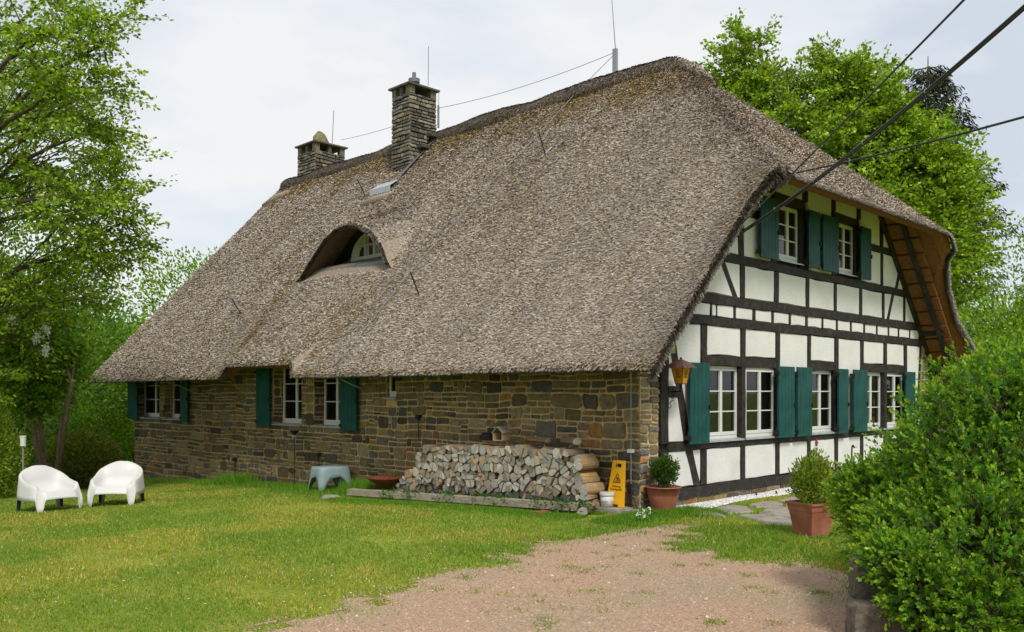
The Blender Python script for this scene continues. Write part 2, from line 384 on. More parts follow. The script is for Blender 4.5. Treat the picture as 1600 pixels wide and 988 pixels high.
# eyebrow tunnel: ceiling of the opening, board behind, sill
mask = aL > .06
ty = np.linspace(aY[mask].min()-.02, aY[mask].max()+.02, 30); tl = np.interp(ty, aY, aL)
YC = 8.98
def tunnel():
    mb = MB(); mb.smooth = True; rows = []
    n = len(ty)
    f = np.stack([np.full(n, XF-.01), ty, zp0+tl+.02], 1)
    c = np.array([0, YC, 0])
    f2 = f.copy(); f2[:, 0] = XF+.06; f2[:, 2] -= .10*np.minimum(tl/.3, 1); f2[:, 1] = YC+(f2[:, 1]-YC)*.965
    g = f.copy(); g[:, 0] = 1.85; g[:, 1] = YC+(ty-YC)*.80; g[:, 2] = 4.45+tl*.80
    h = f.copy(); h[:, 0] = 2.16; h[:, 1] = YC+(ty-YC)*.72; h[:, 2] = 4.50+tl*.72
    vs = np.concatenate([f, f2, g, h]); fs = []; ms = []
    for r in range(3):
        mb.cur = 0 if r < 2 else 1
        mb2 = [(r*n+i, (r+1)*n+i, (r+1)*n+i+1, r*n+i+1) for i in range(n-1)]
        if r == 0: mb.add(vs, mb2)
        else:
            for q in mb2: mb.f.append(q); mb.mi.append(mb.cur); mb.sm.append(True)
    mb.cur = 1
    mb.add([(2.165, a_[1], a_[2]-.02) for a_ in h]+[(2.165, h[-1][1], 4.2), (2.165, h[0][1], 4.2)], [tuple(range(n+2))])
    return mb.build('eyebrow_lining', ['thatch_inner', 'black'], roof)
tunnel()
# eyebrow window
dw = MB(); wy0, wy1, wz0, wh = 8.06, 9.78, 4.70, .60
def arcpt(t, r=1., x=2.1): # t 0..1
    a = math.pi*t; return (x, (wy0+wy1)/2+(wy1-wy0)/2*r*math.cos(a), wz0+wh*r*math.sin(a))
n_ = 24
for i in range(n_):
    a, b = i/n_, (i+1)/n_
    for r0, r1, x0, x1 in ((1.0, .88, 2.04, 2.15),):
        P = [arcpt(a, r0, x0), arcpt(b, r0, x0), arcpt(b, r1, x0), arcpt(a, r1, x0), arcpt(a, r0, x1), arcpt(b, r0, x1), arcpt(b, r1, x1), arcpt(a, r1, x1)]
        dw.add(P, [(0, 1, 2, 3), (3, 2, 6, 7), (0, 4, 5, 1)])
dw.box(2.03, 2.12, wy0, wy1, wz0-.06, wz0+.03)
dwo = dw.build('eyebrow_window', 'frame', house)
for yy, w in ((8.92, .075), (8.56, .03), (9.28, .03)):
    hh = wh*.9*math.sqrt(max(0, 1-((yy-(wy0+wy1)/2)/((wy1-wy0)/2*.9))**2)); MB().box(2.05, 2.1, yy-w/2, yy+w/2, wz0+.03, wz0+hh).build('glazing_bar', 'frame', dwo)
MB().box(2.055, 2.095, wy0+.1, wy1-.1, wz0+.27, wz0+.30).build('glazing_bar', 'frame', dwo)
mb = MB(); P = [arcpt(i/24, .9, 2.11) for i in range(25)]; mb.add(P, [tuple(range(25))]); mb.build('pane', 'glass', dwo)
mb = MB(); mb.add([(1.40, 7.62, 4.41), (1.40, 10.0, 4.41), (2.12, 9.9, 4.69), (2.12, 7.75, 4.69), (1.38, 7.62, 4.32), (1.38, 10.0, 4.32)], [(0, 3, 2, 1), (0, 1, 5, 4)]); mb.build('lead_sill', 'lead', dwo)

# ridge cap
def rcap(X0, pts, r):
    mb = MB(); mb.smooth = True; mb.tube(pts, r, 12); return mb
pts = []; rr = []
yy = list(np.linspace(17.95, 3.25, 70))
for y in yy:
    pts.append((RX+.05*math.sin(y*2), y, 8.27+.015*math.sin(y*1.7)+.008*math.sin(y*5.1))); rr.append(.235+.008*math.sin(y*3.3))
for k, (y, z) in enumerate([(3.0, 8.21), (2.75, 8.08), (2.5, 7.93), (2.3, 7.78), (2.15, 7.66)]): pts.append((RX, y, z)); rr.append((.22, .20, .17, .13, .06)[k])
pts = [(RX, 18.35, 7.75), (RX, 18.2, 8.02)]+pts; rr = [.14, .22]+rr
ridge_pts, ridge_r = np.array(pts), np.array(rr)
ridge = rcap(0, pts, rr).build('ridge_cap', 'thatch', roof)

# reeds
reed_cols = np.array([(.46, .385, .30), (.37, .30, .23), (.55, .475, .385), (.23, .18, .13), (.41, .30, .20), (.41, .375, .325), (.13, .10, .07)])
reed_cols = (reed_cols*.82+np.average(reed_cols, axis=0)*.18)*np.array([.97, .985, 1.03])
reed_w = [.26, .23, .16, .12, .09, .10, .04]
def roof_tint(P, n):
    C = palette(n, reed_cols, .16, reed_w)
    # broad weathering and moss below the ridge, along the fold by the bay and round the eyebrow
    b = fnoise(P[:, 0]*.9, P[:, 1]*.9, 21)[:, None]; C = C*(.86+.3*b)
    left = P[:, 0] < RX
    hp = (P[:, 1] < 2.6) & (P[:, 2] > 4.6+.887*(P[:, 1]+1)); sa, sb_ = np.where(hp, P[:, 0], P[:, 1]), np.where(hp, P[:, 1], P[:, 0]); st_ = fnoise(sa*7, sb_*.9, 77, 3); C = C*(.82+.36*st_)[:, None]
    near = np.clip(1-(8.15-P[:, 2])/1.0, 0, 1)*left
    mo = near*(fnoise(P[:, 0]*1.6, P[:, 1]*1.1, 41)*1.5) + .55*np.exp(-((P[:, 1]-(10.4+.35*(P[:, 0]+.8)))/.28)**2)*(P[:, 0] < 1.9)*fnoise(P[:, 0]*2, P[:, 1]*2, 44)*1.6
    mo += .6*np.exp(-((P[:, 1]-7.35)**2/.02+(P[:, 0]-1.35)**2/.05))
    mo += .35*(fnoise(P[:, 0]*.8+5, P[:, 1]*.8, 51) > .60)*fnoise(P[:, 0]*4, P[:, 1]*4, 52)*left
    mo += .30*sstep(.52, .66, fnoise(P[:, 0]*.55+9, P[:, 1]*.55, 57))*fnoise(P[:, 0]*6, P[:, 1]*6, 58)
    mo += .5*np.exp(-(P[:, 0]+.8)/.12)*fnoise(P[:, 0]*4, P[:, 1]*4, 53)*left
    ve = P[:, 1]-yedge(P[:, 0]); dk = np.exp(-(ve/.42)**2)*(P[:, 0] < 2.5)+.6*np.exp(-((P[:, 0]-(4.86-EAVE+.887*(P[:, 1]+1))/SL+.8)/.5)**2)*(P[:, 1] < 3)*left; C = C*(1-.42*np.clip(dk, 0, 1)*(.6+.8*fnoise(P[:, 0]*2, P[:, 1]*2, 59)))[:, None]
    k = (rng.random(n) < np.clip(mo, 0, .8))
    C[k] = palette(int(k.sum()), [(.20, .135, .02), (.13, .105, .02), (.26, .15, .025), (.20, .12, .05)], .3)
    return C
def reeds(name, P, Nn, D, C, L=.12, Wd=.018, lift=.03, spread=.45):
    n = len(P); Nn = unit(Nn); D = unit(D); sd_ = np.cross(Nn, D)
    a = rng.normal(0, spread, n)[:, None]; D2 = unit(D*np.cos(a)+sd_*np.sin(a)); sd_ = unit(np.cross(Nn, D2))
    L = (L*rng.uniform(.6, 1.3, n))[:, None]; Wd = (Wd*rng.uniform(.6, 1.4, n))[:, None]; h = (lift*rng.uniform(.3, 1.5, n))[:, None]
    A = P+Nn*.002; B = P+D2*L+Nn*h
    V = np.stack([A-sd_*Wd/2, A+sd_*Wd/2, B+sd_*Wd*.4, B-sd_*Wd*.4], 1).reshape(-1, 3)
    return arrmesh(name, V, np.arange(4*n).reshape(-1, 4), 'reed', roof, tint=np.repeat(C, 4, 0), kind='stuff')
def surf(X, Y):
    e = .04; z = zroof(X, Y); zx = (zroof(X+e, Y)-zroof(X-e, Y))/(2*e); zy = (zroof(X, Y+e)-zroof(X, Y-e))/(2*e)
    zx = np.clip(zx, -1.6, 1.6); zy = np.clip(zy, -1.6, 1.6)
    P = np.stack([X, Y, z], 1); return P, np.stack([-zx, -zy, np.ones_like(zx)], 1), np.stack([-zx, -zy, -(zx*zx+zy*zy)], 1)
NR = 1020000
X = rng.uniform(-.83, 11.4, NR); Y = rng.uniform(-1.0, YE, NR); ok = Y > yedge(X)-.02
hipz = 4.86+.887*(Y+1.0); ok &= (X < 5.5) | ((zroof0(X, Y) > hipz-.5) & (Y < 3.4)) | ((X > 10.4) & (Y < .3)) | ((Y < -.5) & (X > 8))
X, Y = X[ok], Y[ok]
P0 = np.stack([X, Y, zroof(X, Y)], 1); t = depth(P0); ok = rng.random(len(X)) < np.clip((13/t)**1.5, .2, 1); X, Y = X[ok], Y[ok]
P, Nn, D = surf(X, Y); k = (np.abs(Nn[:, 1]) < 1.15) | (P[:, 0] > 1.9); P, Nn, D = P[k], Nn[k], D[k]; t = depth(P)
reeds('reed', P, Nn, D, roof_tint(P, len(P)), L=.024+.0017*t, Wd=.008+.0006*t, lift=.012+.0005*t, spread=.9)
# reeds of the cut edges
def edge_reeds(n, f, C=None):
    u = rng.random(n); v = rng.random(n); P, N_, D_ = f(u, v); return P, N_, D_
def fe(u, v):      # eave, hanging
    Yv = u*(YE+.8)-.8; z = zroof0(np.full_like(Yv, -.8), Yv)
    return np.stack([-.8+v*.22, Yv, z-.015-v*.03], 1), np.stack([-np.ones_like(u), 0*u, -.3+0*u], 1), np.stack([-.5+0*u, 0*u, -.7+0*u], 1)
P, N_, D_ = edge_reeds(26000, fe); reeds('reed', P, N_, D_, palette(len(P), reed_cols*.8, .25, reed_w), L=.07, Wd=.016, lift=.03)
def fv(u, v):      # front verge and hip edge
    X = -.8+u*12.15; ye = yedge(X); z = zroof0(X, ye); k = v*.85
    hip = (X > 2.2) & (X < 9.2)
    k = np.where(hip, v*.12, k); k = np.where(X > 9.2, k*.5, k)
    g = (zroof0(X+.05, ye)-zroof0(X-.05, ye))/.1
    return np.stack([X, ye+.20*k*k-.02, z-.27*k], 1), np.stack([0*u, -np.ones_like(u), 0*u-.1], 1), np.stack([-np.sign(g)*np.abs(np.clip(g, -1, 1))*.6, 0*u-.4, -1+0*u], 1)
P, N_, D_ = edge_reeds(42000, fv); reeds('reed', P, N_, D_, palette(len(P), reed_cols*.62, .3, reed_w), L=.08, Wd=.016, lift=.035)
i = rng.integers(0, len(ridge_pts)-1, 42000); f = rng.random(len(i))[:, None]; a = rng.uniform(-.5, 3.6, len(i))
Cc = ridge_pts[i]*(1-f)+ridge_pts[i+1]*f; rr_ = (ridge_r[i]*(1-f[:, 0])+ridge_r[i+1]*f[:, 0])
N_ = np.stack([np.cos(a), 0*a, np.sin(a)], 1); P = Cc+N_*rr_[:, None]; D_ = np.stack([np.sign(np.cos(a))*np.sin(a), .8*rng.normal(size=len(a)), -np.abs(np.cos(a))], 1)
reeds('reed', P, N_, D_, palette(len(P), [(.19, .15, .12), (.12, .095, .075), (.26, .21, .17), (.07, .052, .04)], .25), L=.08, Wd=.018, lift=.012)
# eyebrow lip fringe
u = rng.random(5000); yv = ty[0]+(ty[-1]-ty[0])*u; lv = np.interp(yv, aY, aL); k = rng.random(5000)
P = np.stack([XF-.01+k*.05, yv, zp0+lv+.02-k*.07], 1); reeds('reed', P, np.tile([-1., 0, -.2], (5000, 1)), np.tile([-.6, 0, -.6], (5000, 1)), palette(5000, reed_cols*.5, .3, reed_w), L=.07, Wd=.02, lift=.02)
# soffit boards and rafters under the right verge
for k in range(13):
    x0 = 11.0-k*.262; x1 = x0-.235
    if x1 < 7.7: break
    for y0, y1, nm in ((-.38, -.03, 0), (-.60, -.43, 1)):
        zz = lambda x: 2.02+SL*(11.36-x)-TH-.03
        mb = MB(); P = [(x0, y0, zz(x0)), (x0, y1, zz(x0)), (x1, y1, zz(x1)), (x1, y0, zz(x1))]
        mb.prism(P, (-.022, 0, -.022), bevel=.02); mb.build('soffit_board', 'soffit', roof)
for y, w in ((-.405, .09), (-.02, .10)):
    z0 = 2.02+SL*(11.36-10.95)-TH-.09; z1 = 2.02+SL*(11.36-7.75)-TH-.09
    MB().beam((10.95, y, z0), (7.75, y, z1), w, .13).build('verge_rafter', 'timber', roof)
MB().beam((10.1, -.5, 2.92), (10.1, .1, 2.92), .12, .14).build('purlin_end', 'timber', roof)
MB().beam((3.1, -.16, 5.31), (7.6, -.16, 5.31), .14, .12).build('purlin', 'timber', roof)

# ---- gable: backing wall, timbers, plaster panels
TT = lambda x: onY(x, 500, 0.)[0]          # picture column -> X on the gable
def zunder(x): return float(min(EAVE+SL*(x+.8), 2.02+SL*(11.36-x), 4.86+.887))-TH
posts_low = [(1032, 1044), (1094.6, 1103.7), (1157.3, 1163.7), (1211.8, 1217.5), (1261.5, 1266), (1304, 1309), (1344, 1348.5), (1380.5, 1384.5), (1412, 1416)]
PL = [(TT(a), TT(b)) for a, b in posts_low]
PLW = PL + [(10.08, 10.22)]
windows_gable = [(1, PL[1][1], PL[2][0]), (2, PL[2][1], PL[3][0]), (4, PL[4][1], PL[5][0]), (6, PL[6][1], PL[7][0]), (7, PL[7][1], PL[8][0])]
SILLB, SILLT, RB, RT, LB, LT, PB, PT, UB, UT, WB, WT, CB, CT = .085, .245, .785, .895, 2.03, 2.187, 2.64, 2.777, 2.97, 3.117, 3.643, 3.78, 4.44, 4.56
u_posts = [(1091.8, 1099), (1156.6, 1163.4), (1209.6, 1216.3), (1259, 1264), (1303, 1307), (1342.8, 1346.8), (1378.2, 1381.6), (1411.3, 1414.3)]
studs = [(1077.7, 1083), (1110.5, 1112.2), (1118.7, 1120.5), (1146.5, 1149.6), (1176.2, 1180.3), (1206, 1209), (1232.5, 1235.6), (1258.8, 1262), (1284, 1286.4), (1306.3, 1309), (1328.4, 1330.7), (1349.2, 1351.6), (1369, 1371.2), (1387.2, 1389.2), (1403, 1405), (1420.7, 1422.2), (1435.5, 1438)]
up_low = [(1153.8, 1162), (1204.6, 1213), (1250.5, 1263.5), (1299.7, 1306), (1337, 1345), (1376, 1379.6), (1411.5, 1414.5)]
up_top = [(1204.6, 1212), (1253.8, 1262), (1299.5, 1305.5), (1338.6, 1344.6), (1374.6, 1379.2)]
UW = [(1217, 1251), (1306.5, 1337)]       # upper windows, picture columns
uw = [(TT(a), TT(b)) for a, b in UW]; UWZ = (3.86, 4.80)
XM = 2*RX        # the roof mirrors about the ridge
rakeR = lambda x: 2.02+SL*(11.36-x)-TH-.01
def clip_rake(P, m=0.):
    P = clip_poly(P, SL, 1, 2.02+SL*11.36-TH-m); P = clip_poly(P, -SL, 1, EAVE+SL*.8-TH-m); return P
holes = [(a, b, .91, LB) for _, a, b in windows_gable] + [(a, b, *UWZ) for a, b in uw]
def holed(axis, a0, a1, z0, z1, holes, pos, dep, name, m, parent, clip=None):
    """sheet with openings and their reveals; axis 'Y': plane Y=pos (gable), 'X': plane X=pos (long wall)"""
    us = sorted({a0, a1, *[h[0] for h in holes], *[h[1] for h in holes]}); zs = sorted({z0, z1, *[h[2] for h in holes], *[h[3] for h in holes]})
    mb = MB(); T = (lambda u, w, d: (u, pos+d, w)) if axis == 'Y' else (lambda u, w, d: (pos+d, u, w))
    for i in range(len(us)-1):
        for j in range(len(zs)-1):
            cu, cz = (us[i]+us[i+1])/2, (zs[j]+zs[j+1])/2
            if any(h[0] < cu < h[1] and h[2] < cz < h[3] for h in holes): continue
            P = [(us[i], zs[j]), (us[i+1], zs[j]), (us[i+1], zs[j+1]), (us[i], zs[j+1])]
            if clip: P = clip(P)
            if len(P) > 2: mb.add([T(u, w, 0) for u, w in P], [tuple(range(len(P)))])
    for h in holes:
        c = [(h[0], h[2]), (h[1], h[2]), (h[1], h[3]), (h[0], h[3])]
        for k in range(4):
            a, b = c[k], c[(k+1) % 4]; mb.add([T(*a, 0), T(*b, 0), T(*b, dep), T(*a, dep)], [(0, 1, 2, 3)])
    return mb.build(name, m, parent)
gable = holed('Y', .40, 10.2, .0, 5.45, holes, .05, .2, 'gable_wall', 'timber', house, clip=lambda P: clip_poly(clip_rake(P), 0, 1, 5.38))
TP = -.012        # timber face
def wob(n, s): return rng.normal(0, s, n)
def timber(name, pts, th=.07):
    """outline polygon (X,Z) with slightly uneven edges"""
    Q_ = []
    for i in range(len(pts)):
        p, q = np.array(pts[i]), np.array(pts[(i+1) % len(pts)]); L = np.linalg.norm(q-p); k = max(1, int(L/.28))
        for j in range(k): Q_.append(p+(q-p)*j/k+(rng.normal(0, .006, 2) if j else 0))
    mb = MB(); mb.prism([(p[0], .06, p[1]) for p in Q_], (0, -th-.0+TP-.0+.012, 0), bevel=.008); return mb.build(name, 'timber', gable)
def rail(z0, z1, x0, x1, name='rail', th=.075):
    P = clip_rake([(x0, z0), (x1, z0), (x1, z1), (x0, z1)], .02)
    if len(P) > 2: timber(name, P, th)
rail(SILLB, SILLT, .42, 10.2, 'sill_beam', .09)
rail(RB, RT, PL[0][1], 10.1); rail(PB, PT, .42, 10.2, th=.082); rail(UB, UT, .3, 10.3, th=.082); rail(WB, WT, .8, 9.8, th=.078)
for a, b in ((1, 3), (4, 5), (6, 8)): rail(LB, LT, PL[a][0] if a != 1 else PL[1][1], PL[b][0], 'lintel')
rail(CB, CT, 1.2, TT(1212), 'collar'); rail(CB, CT, TT(1345), 9.2, 'collar')
rail(4.17, 4.27, TT(1276), TT(1292), 'collar')
rail(4.81, 4.97, TT(1209), TT(1257), 'lintel'); rail(4.81, 4.95, TT(1302), TT(1341), 'lintel')
rail(5.22, 5.36, 2.3, 8.3, 'top_plate')
def post(x0, x1, z0, z1, th=.07, name='post'):
    P = clip_rake([(x0, z0), (x1, z0), (x1, z1), (x0, z1)], .02)
    if len(P) > 2: timber(name, P, th)
for k, (a, b) in enumerate(PL):
    w = k in (3, 5)
    post(a, b, SILLT, RB); post(a, b, RT, PB, .08 if k else .07)
for a, b in u_posts: post(TT(a), TT(b), UT, WB)
for a, b in studs: post(TT(a), TT(b), PT, UB, .065, 'stud')
for a, b in up_low:
    post(TT(a), TT(b), WT, CB if a not in (1204.6, 1250.5, 1299.7, 1337) else 4.81)
for a, b in up_top: post(TT(a), TT(b), 4.97 if a < 1380 and a > 1200 else CT, 5.22)
post(TT(1376), TT(1379.6), CT, 5.22); post(TT(1153.8), TT(1162), CT, 5.22)
def brace(xa, za, xb, zb, w, name='brace'):
    timber(name, [(xa-w/2, za), (xa+w/2, za), (xb+w/2, zb), (xb-w/2, zb)], .0665)
b1 = [onY(1052, 536), onY(1074, 688)]; brace(TT(1046), PB, TT(1073.5), RT, .17); brace(TT(1076), RB, TT(1089), SILLT, .19)
brace(TT(1139.5), WB-.0, TT(1149), UT, .0) if 0 else None
brace(TT(1128), WB, TT(1148.5), UT, .15); brace(TT(1395), WB, TT(1387), UT, .14); brace(TT(1406.5), 4.25, TT(1400), WT, .14)
brace(10.12, PB, TT(1432), RT, .12); rail(1.55, 1.72, PL[0][1], TT(1060), 'brace_rail')
# rake timber along the right roof slope
MB().beam((10.22, -.012, rakeR(10.22)-.07), (7.78, -.012, rakeR(7.78)-.07), .10, .13, up=(0, 1, 0)).build('rake_timber', 'timber', gable)
# plaster panels between them
def panel(x0, x1, z0, z1):
    g = .004; P = [(x0+g, z0+g), (x1-g, z0+g), (x1-g, z1-g), (x0+g, z1-g)]; P = clip_rake(P, .03)
    if len(P) < 3 or x1-x0 < .03: return
    Q_ = []
    for i in range(len(P)):
        p, q = np.array(P[i]), np.array(P[(i+1) % len(P)]); L = np.linalg.norm(q-p); k = max(1, int(L/.25))
        for j in range(k): Q_.append(p+(q-p)*j/k+rng.normal(0, .005, 2))
    if (x1-x0)*(z1-z0) < .004: return
    MB().prism([(p[0], .05, p[1]) for p in Q_], (0, -.052, 0), bevel=.018).build('plaster_panel', 'plaster', gable)
def row(ps, z0, z1, skip=(), x0=None, x1=None):
    xs = []; 
    if x0 is not None: xs.append((x0, ps[0][0]))
    for i in range(len(ps)-1): xs.append((ps[i][1], ps[i+1][0]))
    if x1 is not None: xs.append((ps[-1][1], x1))
    for k, (a, b) in enumerate(xs):
        if k in skip: continue
        panel(a, b, z0, z1)
row(PLW, SILLT, RB)
row(PLW, LT, PB, skip=(0, 3, 5, 8))
for k in (0, 3, 5, 8): panel(PLW[k][1], PLW[k+1][0], RT, PB)
SP = [(TT(a), TT(b)) for a, b in studs]; row(SP, PT, UB, x0=.6, x1=10.25)
UP = [(TT(a), TT(b)) for a, b in u_posts]; row(UP, UT, WB, x0=.95, x1=9.9)
panel(.9, TT(1153.8), WT, CB); panel(TT(1162), TT(1204.6), WT, CB); panel(TT(1263.5), TT(1299.7), WT, 4.81); panel(TT(1345), TT(1376), WT, CB); panel(TT(1379.6), TT(1411.5), WT, CB); panel(TT(1414.5), 9.7, WT, CB)
panel(1.4, TT(1153.8), CT, 5.22); panel(TT(1162), TT(1204.6), CT, 5.22); panel(TT(1212), TT(1253.8), 4.97, 5.22); panel(TT(1262), TT(1299.5), 4.81, 5.22); panel(TT(1305.5), TT(1338.6), 4.95, 5.22); panel(TT(1344.6), TT(1374.6), CT, 5.22); panel(TT(1379.6), 8.7, CT, 5.22)

# ---- windows and shutters, built in local axes: x right, y inward, z up, base at the left foot of the opening
def window(name, w, h, loc, rz, cols=(1, 1), rows=3, dep=.1, label=None, curtain=True, sill=.06, open_l=False):
    mb = MB(); f = .036
    for b in ((0, f, dep, dep+.06, 0, h), (w-f, w, dep, dep+.06, 0, h), (f, w-f, dep, dep+.06, h-f, h), (f, w-f, dep-.01, dep+.06, 0, f*1.5)): mb.box(*b)
    o = mb.build(name, 'frame', house); o.location = loc; o.rotation_euler = (0, 0, rz)
    if label: o['label'] = label
    n = len(cols); cw = (w-2*f)/n
    for i in range(n):
        x0, x1 = f+cw*i, f+cw*(i+1); s = .034; z0, z1 = f*1.5, h-f; y0, y1 = dep-.018, dep+.03
        mb = MB()
        for b in ((x0+.003, x0+s, y0, y1, z0+.003, z1-.003), (x1-s, x1-.003, y0, y1, z0+.003, z1-.003), (x0+s, x1-s, y0, y1, z1-s, z1-.003), (x0+s, x1-s, y0, y1, z0+.003, z0+s+.02)): mb.box(*b)
        mb.build('casement', 'frame', o)
        ph = (z1-z0-2*s-.02)/rows; b = .018; pw = (x1-x0-2*s)/cols[i]
        for r in range(1, rows):
            zz = z0+s+.02+ph*r; MB().box(x0+s, x1-s, y0+.006, y1-.006, zz-b/2, zz+b/2).build('glazing_bar', 'frame', o)
        for c in range(1, cols[i]):
            xx = x0+s+pw*c; MB().box(xx-b/2, xx+b/2, y0+.004, y1-.008, z0+s, z1-s).build('glazing_bar', 'frame', o)
        for r in range(rows):
            for c in range(cols[i]):
                zz = z0+s+.02+ph*r; xx = x0+s+pw*c; MB().add([(xx, dep+.008, zz), (xx+pw, dep+.008, zz), (xx+pw, dep+.008, zz+ph), (xx, dep+.008, zz+ph)], [(0, 1, 2, 3)]).build('pane', 'glass', o)
    if sill:
        mb = MB(); mb.add([(-.03, -.05, -.012), (w+.03, -.05, -.012), (w+.03, dep, .012), (-.03, dep, .012), (-.03, -.05, -.035), (w+.03, -.05, -.035), (w+.03, dep, -.035), (-.03, dep, -.035)], [(0, 1, 2, 3), (0, 4, 5, 1), (1, 5, 6, 2), (0, 3, 7, 4)]); mb.build('sill', 'zinc', o)
    if curtain:
        for a, b in ((.02, w-.015),):
            mb = MB(); mb.smooth = True; n = 80; vs = []
            for i in range(n+1):
                x = a+(b-a)*i/n; y = dep+.045+.007*math.sin(i*.9); vs += [(x, y, .02), (x, y, h)]
            mb.add(vs, [(2*i, 2*i+2, 2*i+3, 2*i+1) for i in range(n)]); mb.build('curtain', 'curtain', o)
    return o
def shutter(w, h, loc, rz, ang=0, nb=5, parent=None):
    """boards with sunk joints, cross battens behind, hinge straps; local x right, front face at -y"""
    o = MB()
    bw = w/nb
    for i in range(nb):
        x0, x1 = bw*i+.0025, bw*(i+1)-.0025; o.prism([(x0, 0, 0), (x1, 0, 0), (x1, 0, h), (x0, 0, h)], (0, -.032, 0), bevel=.005)
        if i < nb-1: o.box(x1-.001, x1+.006, -.02, -.004, .003, h-.003)
    ob = o.build('shutter', 'shutter', house); ob.location = loc; ob.rotation_euler = (0, 0, rz+ang)
    for z in (.14, h-.16): MB().box(.02, w-.02, .002, .03, z-.04, z+.04).build('batten', 'shutter', ob)
    for z in (.09, h-.11): MB().box(-.02, .03, -.045, .05, z-.03, z+.03).build('hinge', 'iron', ob)
    mb = MB(); mb.box(w-.03, w-.008, -.055, -.034, h*.42, h*.42+.07); mb.build('latch', 'iron', ob)
    return ob
GA_, LA_ = 0., rad(-90)
for k, a, b in windows_gable:
    window('window', b-a, LB-.91, (a, -.0, .91), GA_, dep=.07 if k in (1, 4, 6) else .03, label=None)
for a, b in uw: window('window', b-a, UWZ[1]-UWZ[0], (a, 0, UWZ[0]), GA_, dep=.06)
# shutters on the gable (picture columns of the board face, which stands 0.13 m proud)
def gx(px, Yp=-.13): return onY(px, 500, Yp)[0]
for a, b, z0, z1 in ((1079, 1109.5, .875, 2.06), (1217, 1242.3, .875, 2.06), (1247, 1269.5, .875, 2.06), (1311, 1326.5, .875, 2.06), (1335, 1356, .875, 2.06), (1416, 1431, .875, 2.06)):
    shutter(gx(b)-gx(a), z1-z0, (gx(a), -.095, z0), 0)
for a, b in ((1189.5, 1217.5), (1264.5, 1282), (1286.5, 1311.5), (1346, 1362)):
    shutter(gx(b)-gx(a), 1.0, (gx(a), -.095, 3.80), 0)

# ---- rubble walls
STONE = [(.20, .155, .085), (.14, .108, .06), (.10, .09, .068), (.17, .128, .065), (.075, .058, .04), (.20, .14, .06), (.14, .11, .07), (.095, .092, .08), (.22, .165, .085), (.24, .12, .04)]
SW = np.array([.14, .18, .14, .15, .1, .12, .13, .1, .05, .03])
def stonewarp(u, w): return u+(fnoise(u*2.1, w*2.1, 61)-.5)*.07, w+(fnoise(u*1.3+9, w*2.2, 62)-.5)*.07
def layout(u0, u1, z0, z1, holes, hb=(.11, .25), seed=0, wmin=.17, wmax=.66, breaks=()):
    """irregular coursed rubble: list of (u0,u1,z0,z1)"""
    R = random.Random(seed); out = []; z = z0; stops = sorted([b for b in breaks if z0 < b < z1])+[z1]
    while z < z1-.03:
        st = [s for s in stops if s > z+.02][0]
        h = R.uniform(*hb); 
        if st-(z+h) < hb[0]*.6: h = st-z
        zt = z+h; zc = (z+zt)/2
        free = [(u0, u1)]
        for a, b, c, d in holes:
            if c < zt-.02 and d > z+.02:
                nf = []
                for p, q in free:
                    if b <= p or a >= q: nf.append((p, q)); continue
                    if a > p: nf.append((p, a))
                    if b < q: nf.append((b, q))
                free = nf
        for p, q in free:
            u = p
            while u < q-.01:
                w = R.uniform(wmin*1.0, wmax)
                if q-(u+w) < wmin*.8: w = q-u
                r = R.random()
                def split(ua, ub, za, zb):
                    if ub-ua > 4.2*(zb-za): 
                        m = ua+(ub-ua)*R.uniform(.35, .65); split(ua, m, za, zb); split(m, ub, za, zb)
                    else: out.append((ua, ub, za, zb))
                if h > .15 and r < .46:
                    m = z+h*R.uniform(.35, .65); split(u, u+w, z, m); split(u, u+w, m, zt)
                elif h > .21 and r < .62:
                    m1 = z+h*R.uniform(.28, .38); m2 = z+h*R.uniform(.6, .72); split(u, u+w, z, m1); split(u, u+w, m1, m2); split(u, u+w, m2, zt)
                elif h > .15 and r < .78:
                    v = u+w*R.uniform(.55, .8); split(u, v, z, zt); m = z+h*R.uniform(.4, .6); split(v, u+w, z, m); split(v, u+w, m, zt)
                else: split(u, u+w, z, zt)
                u += w
        z = zt
    return [s for s in out if s[1]-s[0] > .05 and s[3]-s[2] > .035]
def stone_poly(u0, u1, z0, z1, g=.0125):
    w, h = u1-u0-2*g, z1-z0-2*g; w, h = max(w, .03), max(h, .025); cu, cz = (u0+u1)/2, (z0+z1)/2
    c = min(w, h)*random.uniform(.10, .26); P = [(-w/2+c, -h/2), (0, -h/2), (w/2-c, -h/2), (w/2, -h/2+c), (w/2, h/2-c), (w/2-c, h/2), (0, h/2), (-w/2+c, h/2), (-w/2, h/2-c), (-w/2, -h/2+c)]
    j = min(w, h)*.06
    P = [(cu+x+random.uniform(-j, j), cz+z+random.uniform(-j, j)) for x, z in P]
    return [tuple(map(float, stonewarp(x, z))) for x, z in P]
def stones(items, T, out, parent, nmax, mname='stone', tone=1., cols=STONE, w=SW, prot=(.008, .03)):
    """T maps (u,z) on the wall to a 3-D point; `out` is the outward unit vector"""
    it = []
    for s in items:
        P3 = np.array([T(s[0], s[2]), T(s[1], s[2]), T(s[1], s[3]), T(s[0], s[3])]); x, y = pix(P3)
        it.append((abs((x.max()-x.min())*(y.max()-y.min())), s))
    it.sort(key=lambda a: -a[0]); rest = MB()
    for k, (_, s) in enumerate(it):
        mb = MB() if k < nmax else rest
        c = np.array(cols[rng.choice(len(cols), p=w/w.sum())])*rng.uniform(.7, 1.35)*tone; mb.col = tuple(c)
        P = [T(*p) for p in stone_poly(*s)]; d = random.uniform(*prot)
        mb.prism(P, np.array(out)*d, bevel=.012, back=.5)
        if k < nmax: mb.build('stone', mname, parent)
    if rest.v: rest.build('stones', mname, parent, kind='stuff')
def yy_(px): return float(onX(px, 600, 0.)[1])
